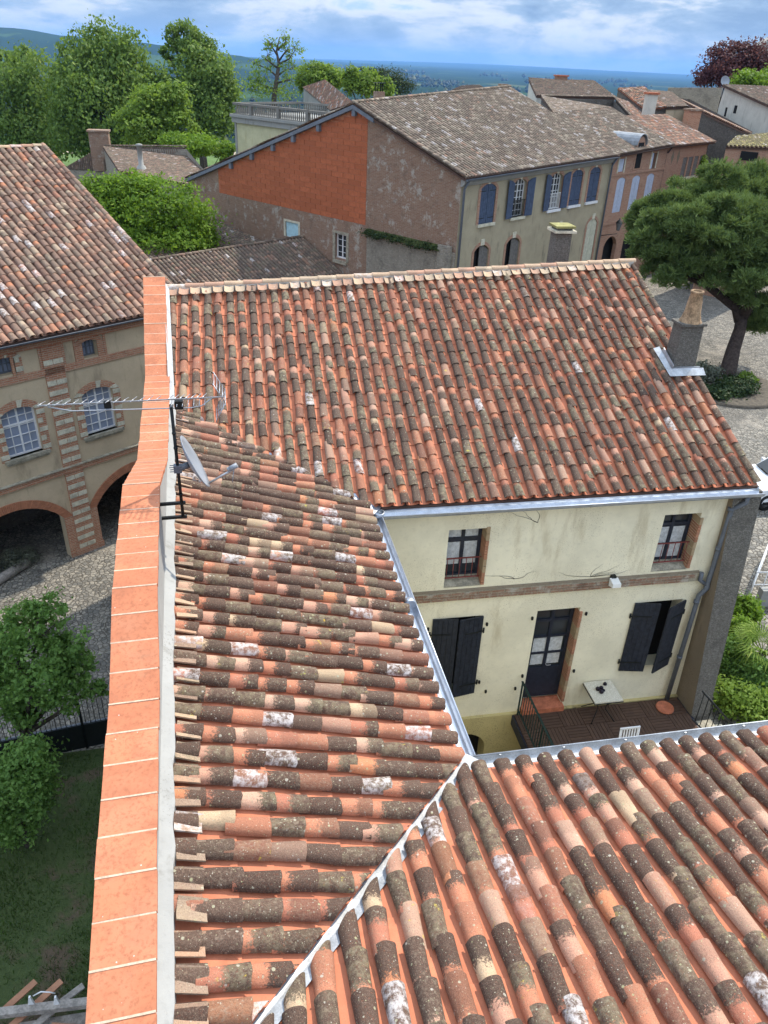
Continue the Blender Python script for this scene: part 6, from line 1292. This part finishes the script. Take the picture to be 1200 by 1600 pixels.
for i in range(22):
    a = i*2.4+random.uniform(-.2, .2); el_ = random.uniform(-.1, 1.0); d = V3(math.cos(a)*math.cos(el_), math.sin(a)*math.cos(el_), math.sin(el_)); st0 = pp+d*random.uniform(.35, .6); m = MB(); m.tube([pp, st0], [.012, .008], 4); sdv = nrm(np.cross(d, EZ)); upv = np.cross(sdv, d)
    for k in range(13):
        q = (k-6)/6*1.5; e = d*math.cos(q)+sdv*math.sin(q); L = .55*(1-.12*abs(q)); tip = st0+e*L-EZ*.16; w_ = np.cross(e, upv)*.018; mid = st0+e*L*.55+upv*.02; m.add([st0, mid+w_, tip, mid-w_], [(0, 1, 2, 3)], rnd=random.uniform(.3, 1))
    m.build('frond', M_LIME2, pl_)
# lawn with grass blades in the wall's shade
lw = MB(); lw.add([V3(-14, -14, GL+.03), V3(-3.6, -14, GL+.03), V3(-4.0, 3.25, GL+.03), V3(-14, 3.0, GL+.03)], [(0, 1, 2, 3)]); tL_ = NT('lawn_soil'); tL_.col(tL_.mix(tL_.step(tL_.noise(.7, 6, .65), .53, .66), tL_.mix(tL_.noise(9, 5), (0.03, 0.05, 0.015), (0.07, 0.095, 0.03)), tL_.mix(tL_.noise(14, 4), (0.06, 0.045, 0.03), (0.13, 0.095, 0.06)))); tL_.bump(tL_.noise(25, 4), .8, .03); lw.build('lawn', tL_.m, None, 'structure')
n = 30000; P = np.stack([RNG.uniform(-9.5, -4.2, n), RNG.uniform(-4.5, 3.1, n), np.full(n, GL+.03)], 1); keep = RNG.uniform(0, 1, n) < np.clip(.35+.9*np.sin(P[:, 0]*2.1+np.sin(P[:, 1]*1.7))*.5+.3, .12, 1); P = P[keep]; n = len(P)
d = RNG.normal(size=(n, 3))*.5; d[:, 2] = 1; d /= np.linalg.norm(d, axis=1, keepdims=True); s_ = np.cross(d, RNG.normal(size=(n, 3))); s_ /= np.linalg.norm(s_, axis=1, keepdims=True); L = RNG.uniform(.06, .16, (n, 1))
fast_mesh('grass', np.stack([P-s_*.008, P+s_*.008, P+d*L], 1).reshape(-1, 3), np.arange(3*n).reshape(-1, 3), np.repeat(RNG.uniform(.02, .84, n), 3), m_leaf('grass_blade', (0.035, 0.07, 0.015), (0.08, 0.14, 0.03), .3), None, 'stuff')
# grass under the limes with the pale lane
gp = [atz(95, 262, -15.0), atz(150, 290, -15.0), atz(170, 240, -15.0), atz(90, 238, -15.0)]
m = MB(); c = sum(gp)/4; m.bx(c[0]-40, c[0]+45, c[1]-30, c[1]+25, -15.3, -15.2); m.build('grass_verge', m_plain('verge_grass', (0.09, 0.15, 0.04), .95, .3, .5, 0, .5, 8), None, 'structure')
m = MB(); q = atz(130, 241, -15.19); m.box(q-V3(20, 2.0, 0), V3(45, 6, 0), V3(-.6, 4.0, 0), V3(0, 0, .03)); m.build('lane', m_plain('pale_lane', (0.45, 0.38, 0.28), .95, .2), None, 'structure')

# ------------------------------------------------------------------ iron fence, railing, car, timber
fa, fb = atz(62, 1186, GL), atz(182, 1160, GL); fa = fa-nrm(fb-fa)*3.2; fd = nrm(fb-fa); fL = np.linalg.norm(fb-fa); ff = thing('iron_fence', 'black iron fence with thin bars over a solid panel on the lawn edge', 'fence', (fa+fb)/2)
m = MB(); m.box(fa+EZ*.05, fd*fL, np.cross(fd, EZ)*-.03, EZ*.78); m.build('solid_panel', M_IRON, ff); m = MB(); m.box(fa+EZ*.83-np.cross(fd, EZ)*.01, fd*fL, np.cross(fd, EZ)*-.05, EZ*.04); m.build('rail', M_PIPE, ff); m = MB(); m.box(fa+EZ*1.75, fd*fL, np.cross(fd, EZ)*-.03, EZ*.04); m.build('rail', M_IRON, ff)
for i in range(int(fL/.115)): m = MB(); p = fa+fd*(.06+i*.115)+EZ*.86; m.tube([p, p+EZ*1.05], .009, 5); m.build('bar', M_IRON, ff)
for k in (0, .86): m = MB(); p = fa+fd*fL*k; m.box(p-fd*.03, fd*.06, np.cross(fd, EZ)*-.06, EZ*1.95); m.build('post', M_IRON, ff)
wa, wb = atz(1168, 938, GR), atz(1196, 868, GR); wd = nrm(wb-wa); wL = np.linalg.norm(wb-wa); wr = thing('white_railing', 'white metal railing round the gravel beside the garden shrubs', 'railing', (wa+wb)/2)
for z in (.12, .55, .98): m = MB(); m.tube([wa+EZ*z, wb+EZ*z], .022, 6); m.tube([wa+EZ*z, wa+V3(2.5, -.3, 0)+EZ*z], .022, 6); m.build('rail', M_WHITE, wr)
for i in range(9): p = wa+wd*wL*i/8; m = MB(); m.tube([p, p+EZ*1.0], .014, 5); m.build('bar', M_WHITE, wr)
for i in range(1, 9): p = wa+V3(2.5, -.3, 0)*i/8; m = MB(); m.tube([p, p+EZ*1.0], .014, 5); m.build('bar', M_WHITE, wr)
m = MB(); q = wa+V3(.1, -.35, .02); m.box(q, V3(2.6, -.3, 0), V3(.02, .22, 0), EZ*.55); o = m.build('low_wall', M_GREYV, None); tag(o, 'low grey wall under the white metal railing', 'wall')
# parked white car, its front end in view
def car():
    c = atz(1163, 800, GR); cr_ = thing('parked_car', 'white car parked on the cobbles beyond the corner of the cream house', 'car', c+V3(2.1, .9, 0)); M_CAR = m_plain('white_car_paint', (0.72, 0.74, 0.76), .25, .02, 3, 0, 0); M_TYRE = m_plain('tyre_rubber', (0.015, 0.015, 0.015), .8)
    O = c; W_ = 1.75; H = lambda x, z, y=0: O+V3(x, y, z)
    low = [(0.05, .28), (0.0, .50), (.06, .72), (.35, .84), (1.10, .95), (3.9, .95), (4.15, .80), (4.2, .5), (4.15, .28)]; m = MB()
    def loft(prof, ys_, ins):
        vs, fs = [], []; n = len(prof)
        for y, k in zip(ys_, ins):
            for x, z in prof: vs.append(H(x+(k if x < 2 else -k), z-(.05 if k and z > .6 else 0), y))
        for j in range(len(ys_)-1):
            for i in range(n): i2 = (i+1) % n; fs.append((j*n+i, (j+1)*n+i, (j+1)*n+i2, j*n+i2))
        fs += [tuple(range(n)), tuple(range((len(ys_)-1)*n, len(ys_)*n))[::-1]]; return vs, fs
    m.add(*loft(low, [0, .12, W_-.12, W_], [.14, 0, 0, .14]), smooth=False); m.build('body', M_CAR, cr_)
    cab = [(1.05, .93), (1.75, 1.42), (2.1, 1.50), (3.3, 1.48), (4.0, .93)]; m = MB(); m.add(*loft(cab, [.10, .22, W_-.22, W_-.10], [.10, 0, 0, .10])); m.build('cabin', M_CAR, cr_)
    m = MB(); m.add([H(1.14, 1.0, .26), H(1.14, 1.0, W_-.26), H(1.72, 1.415, W_-.32), H(1.72, 1.415, .32)], [(0, 1, 2, 3)]); 
    m.v = [tuple(np.array(v)+np.array([-.03, 0, .02])) for v in m.v]; m.build('windscreen', M_GLASS, cr_)
    for y, s_ in ((.085, 1), (W_-.085, -1)): m = MB(); m.add([H(1.5, 1.0, y), H(2.4, 1.0, y), H(2.4, 1.38, y+.09*s_), H(1.95, 1.36, y+.09*s_)], [(0, 1, 2, 3)]); m.add([H(2.5, 1.0, y), H(3.6, 1.0, y), H(3.25, 1.38, y+.09*s_), H(2.5, 1.38, y+.09*s_)], [(0, 1, 2, 3)]); m.build('side_window', M_GLASS, cr_, 'stuff')
    m = MB(); m.box(H(-.02, .24, .05), V3(.16, 0, 0), V3(0, W_-.1, 0), EZ*.13); m.build('bumper_trim', M_TYRE, cr_)
    m = MB(); m.box(H(.6, .22, -.012), V3(2.9, 0, 0), V3(0, .03, 0), EZ*.12); m.build('sill_trim', M_TYRE, cr_)
    for x in (.75, 3.35):
        for y in (-.01, W_-.19): m = MB(); m.lathe(H(x, .31, y), [(.18, 0), (.30, .0), (.315, .04), (.315, .16), (.30, .2), (.18, .2)], 18, axis=EY); wo = m.build('wheel', M_TYRE, cr_); m = MB(); m.lathe(H(x, .31, y), [(.02, .02), (.19, .02), (.19, .18), (.02, .18)], 14, axis=EY); m.build('rim', M_ALU, wo)
    for y in (.12, W_-.42): m = MB(); m.box(H(.0, .58, y), V3(.14, 0, .04), V3(0, .30, 0), EZ*.14); m.build('headlight', m_glass('headlight', (.5, .52, .55)), cr_)
    m = MB(); m.tube([H(1.08, .99, .3), H(1.12, 1.02, 1.2)], .012, 5); m.tube([H(1.08, .99, .8), H(1.12, 1.02, 1.55)], .012, 5); m.build('wipers', M_TYRE, cr_, 'stuff')
    for y, s_ in ((.02, -1), (W_-.02, 1)): m = MB(); m.box(H(1.55, .98, y), V3(.1, 0, 0), V3(0, .16*s_, 0), EZ*.12); m.build('wing_mirror', M_CAR, cr_)
car()
# timber lying at the foot of the wall, bottom left
ta, tb_ = atz(-20, 1582, GL+.9), atz(150, 1562, GL+.9); tm = thing('timber_stack', 'weathered beam with two white brackets on a pile of old boards', 'timber', V3(ta[0], ta[1], GL)); m = MB(); m.box(ta, tb_-ta, V3(.02, -.14, 0), V3(0, 0, .12)); m.build('beam', M_LOG, tm)
for u in (48, 88): p = atz(u, 1570, GL+1.02); m = MB(); m.prism([p+V3(-.05, 0, -.02), p+V3(.06, 0, -.02), p+V3(.03, 0, .22), p+V3(0, 0, .22)], V3(0, .04, 0)); m.build('bracket', M_WHITE, tm)
p0, p1 = atz(52, 1556, GL+1.15), atz(86, 1552, GL+1.15); m = MB(); m.tube([p0, p0*.6+p1*.4+EZ*.10, p0*.2+p1*.8+EZ*.05, p1], .012, 6); m.build('hose', M_WHITE, tm)
for i in range(9):
    p = atz(random.uniform(-10, 120), random.uniform(1590, 1640), GL+.6+i*.03); a = random.uniform(-.8, .8); m = MB(); m.box(p, V3(math.cos(a), math.sin(a), 0)*random.uniform(.6, 1.1), V3(-math.sin(a), math.cos(a), 0)*.12, EZ*.03); m.build('board', M_LOG if i % 2 else M_BRK1, tm)
m = MB(); m.bx(ta[0]-.3, tb_[0]+.2, ta[1]-1.8, ta[1]-.1, GL, GL+.6); m.build('pile', M_LOG, tm)
# ivy at the end of the brick row
LB = [(FD.P(s2-.2, z, -.2+.3*random.random()), .5, .5, .8) for z in (-6.0, -7.2, -8.4, -9.6)]; ty = thing('ivy', 'dark ivy climbing the end wall of the brick row', 'climber', FD.P(s2, GR, 0)); m = limbs(MB(), FD.P(s2, GR, 0), LB, .05); m.build('stems', M_BARK, ty); crown('leaves', LB, 2600, .18, M_BUSH, ty)

LB = [(FG.P(1.2+i*.62, -8.45+random.uniform(-.1, .05), .22), .42, .22, random.uniform(.12, .24)) for i in range(9)]; crown('moss', LB, 2600, .10, M_DARKL, bh, clump=.4)
# ------------------------------------------------------------------ air
hzb = MB(); hzb.bx(-30000, 30000, -2000, 30000, -140, 260); hz_o = hzb.build('haze', None, None, 'stuff')
hm_ = bpy.data.materials.new('haze_air'); hm_.use_nodes = True; nt = hm_.node_tree; nt.nodes.clear(); o_ = nt.nodes.new('ShaderNodeOutputMaterial'); pv = nt.nodes.new('ShaderNodeVolumePrincipled')
pv.inputs['Color'].default_value = (0.24, 0.52, 1.0, 1); pv.inputs['Density'].default_value = 5.5e-5; pv.inputs['Anisotropy'].default_value = 0.0; nt.links.new(pv.outputs[0], o_.inputs['Volume']); hz_o.data.materials.append(hm_)
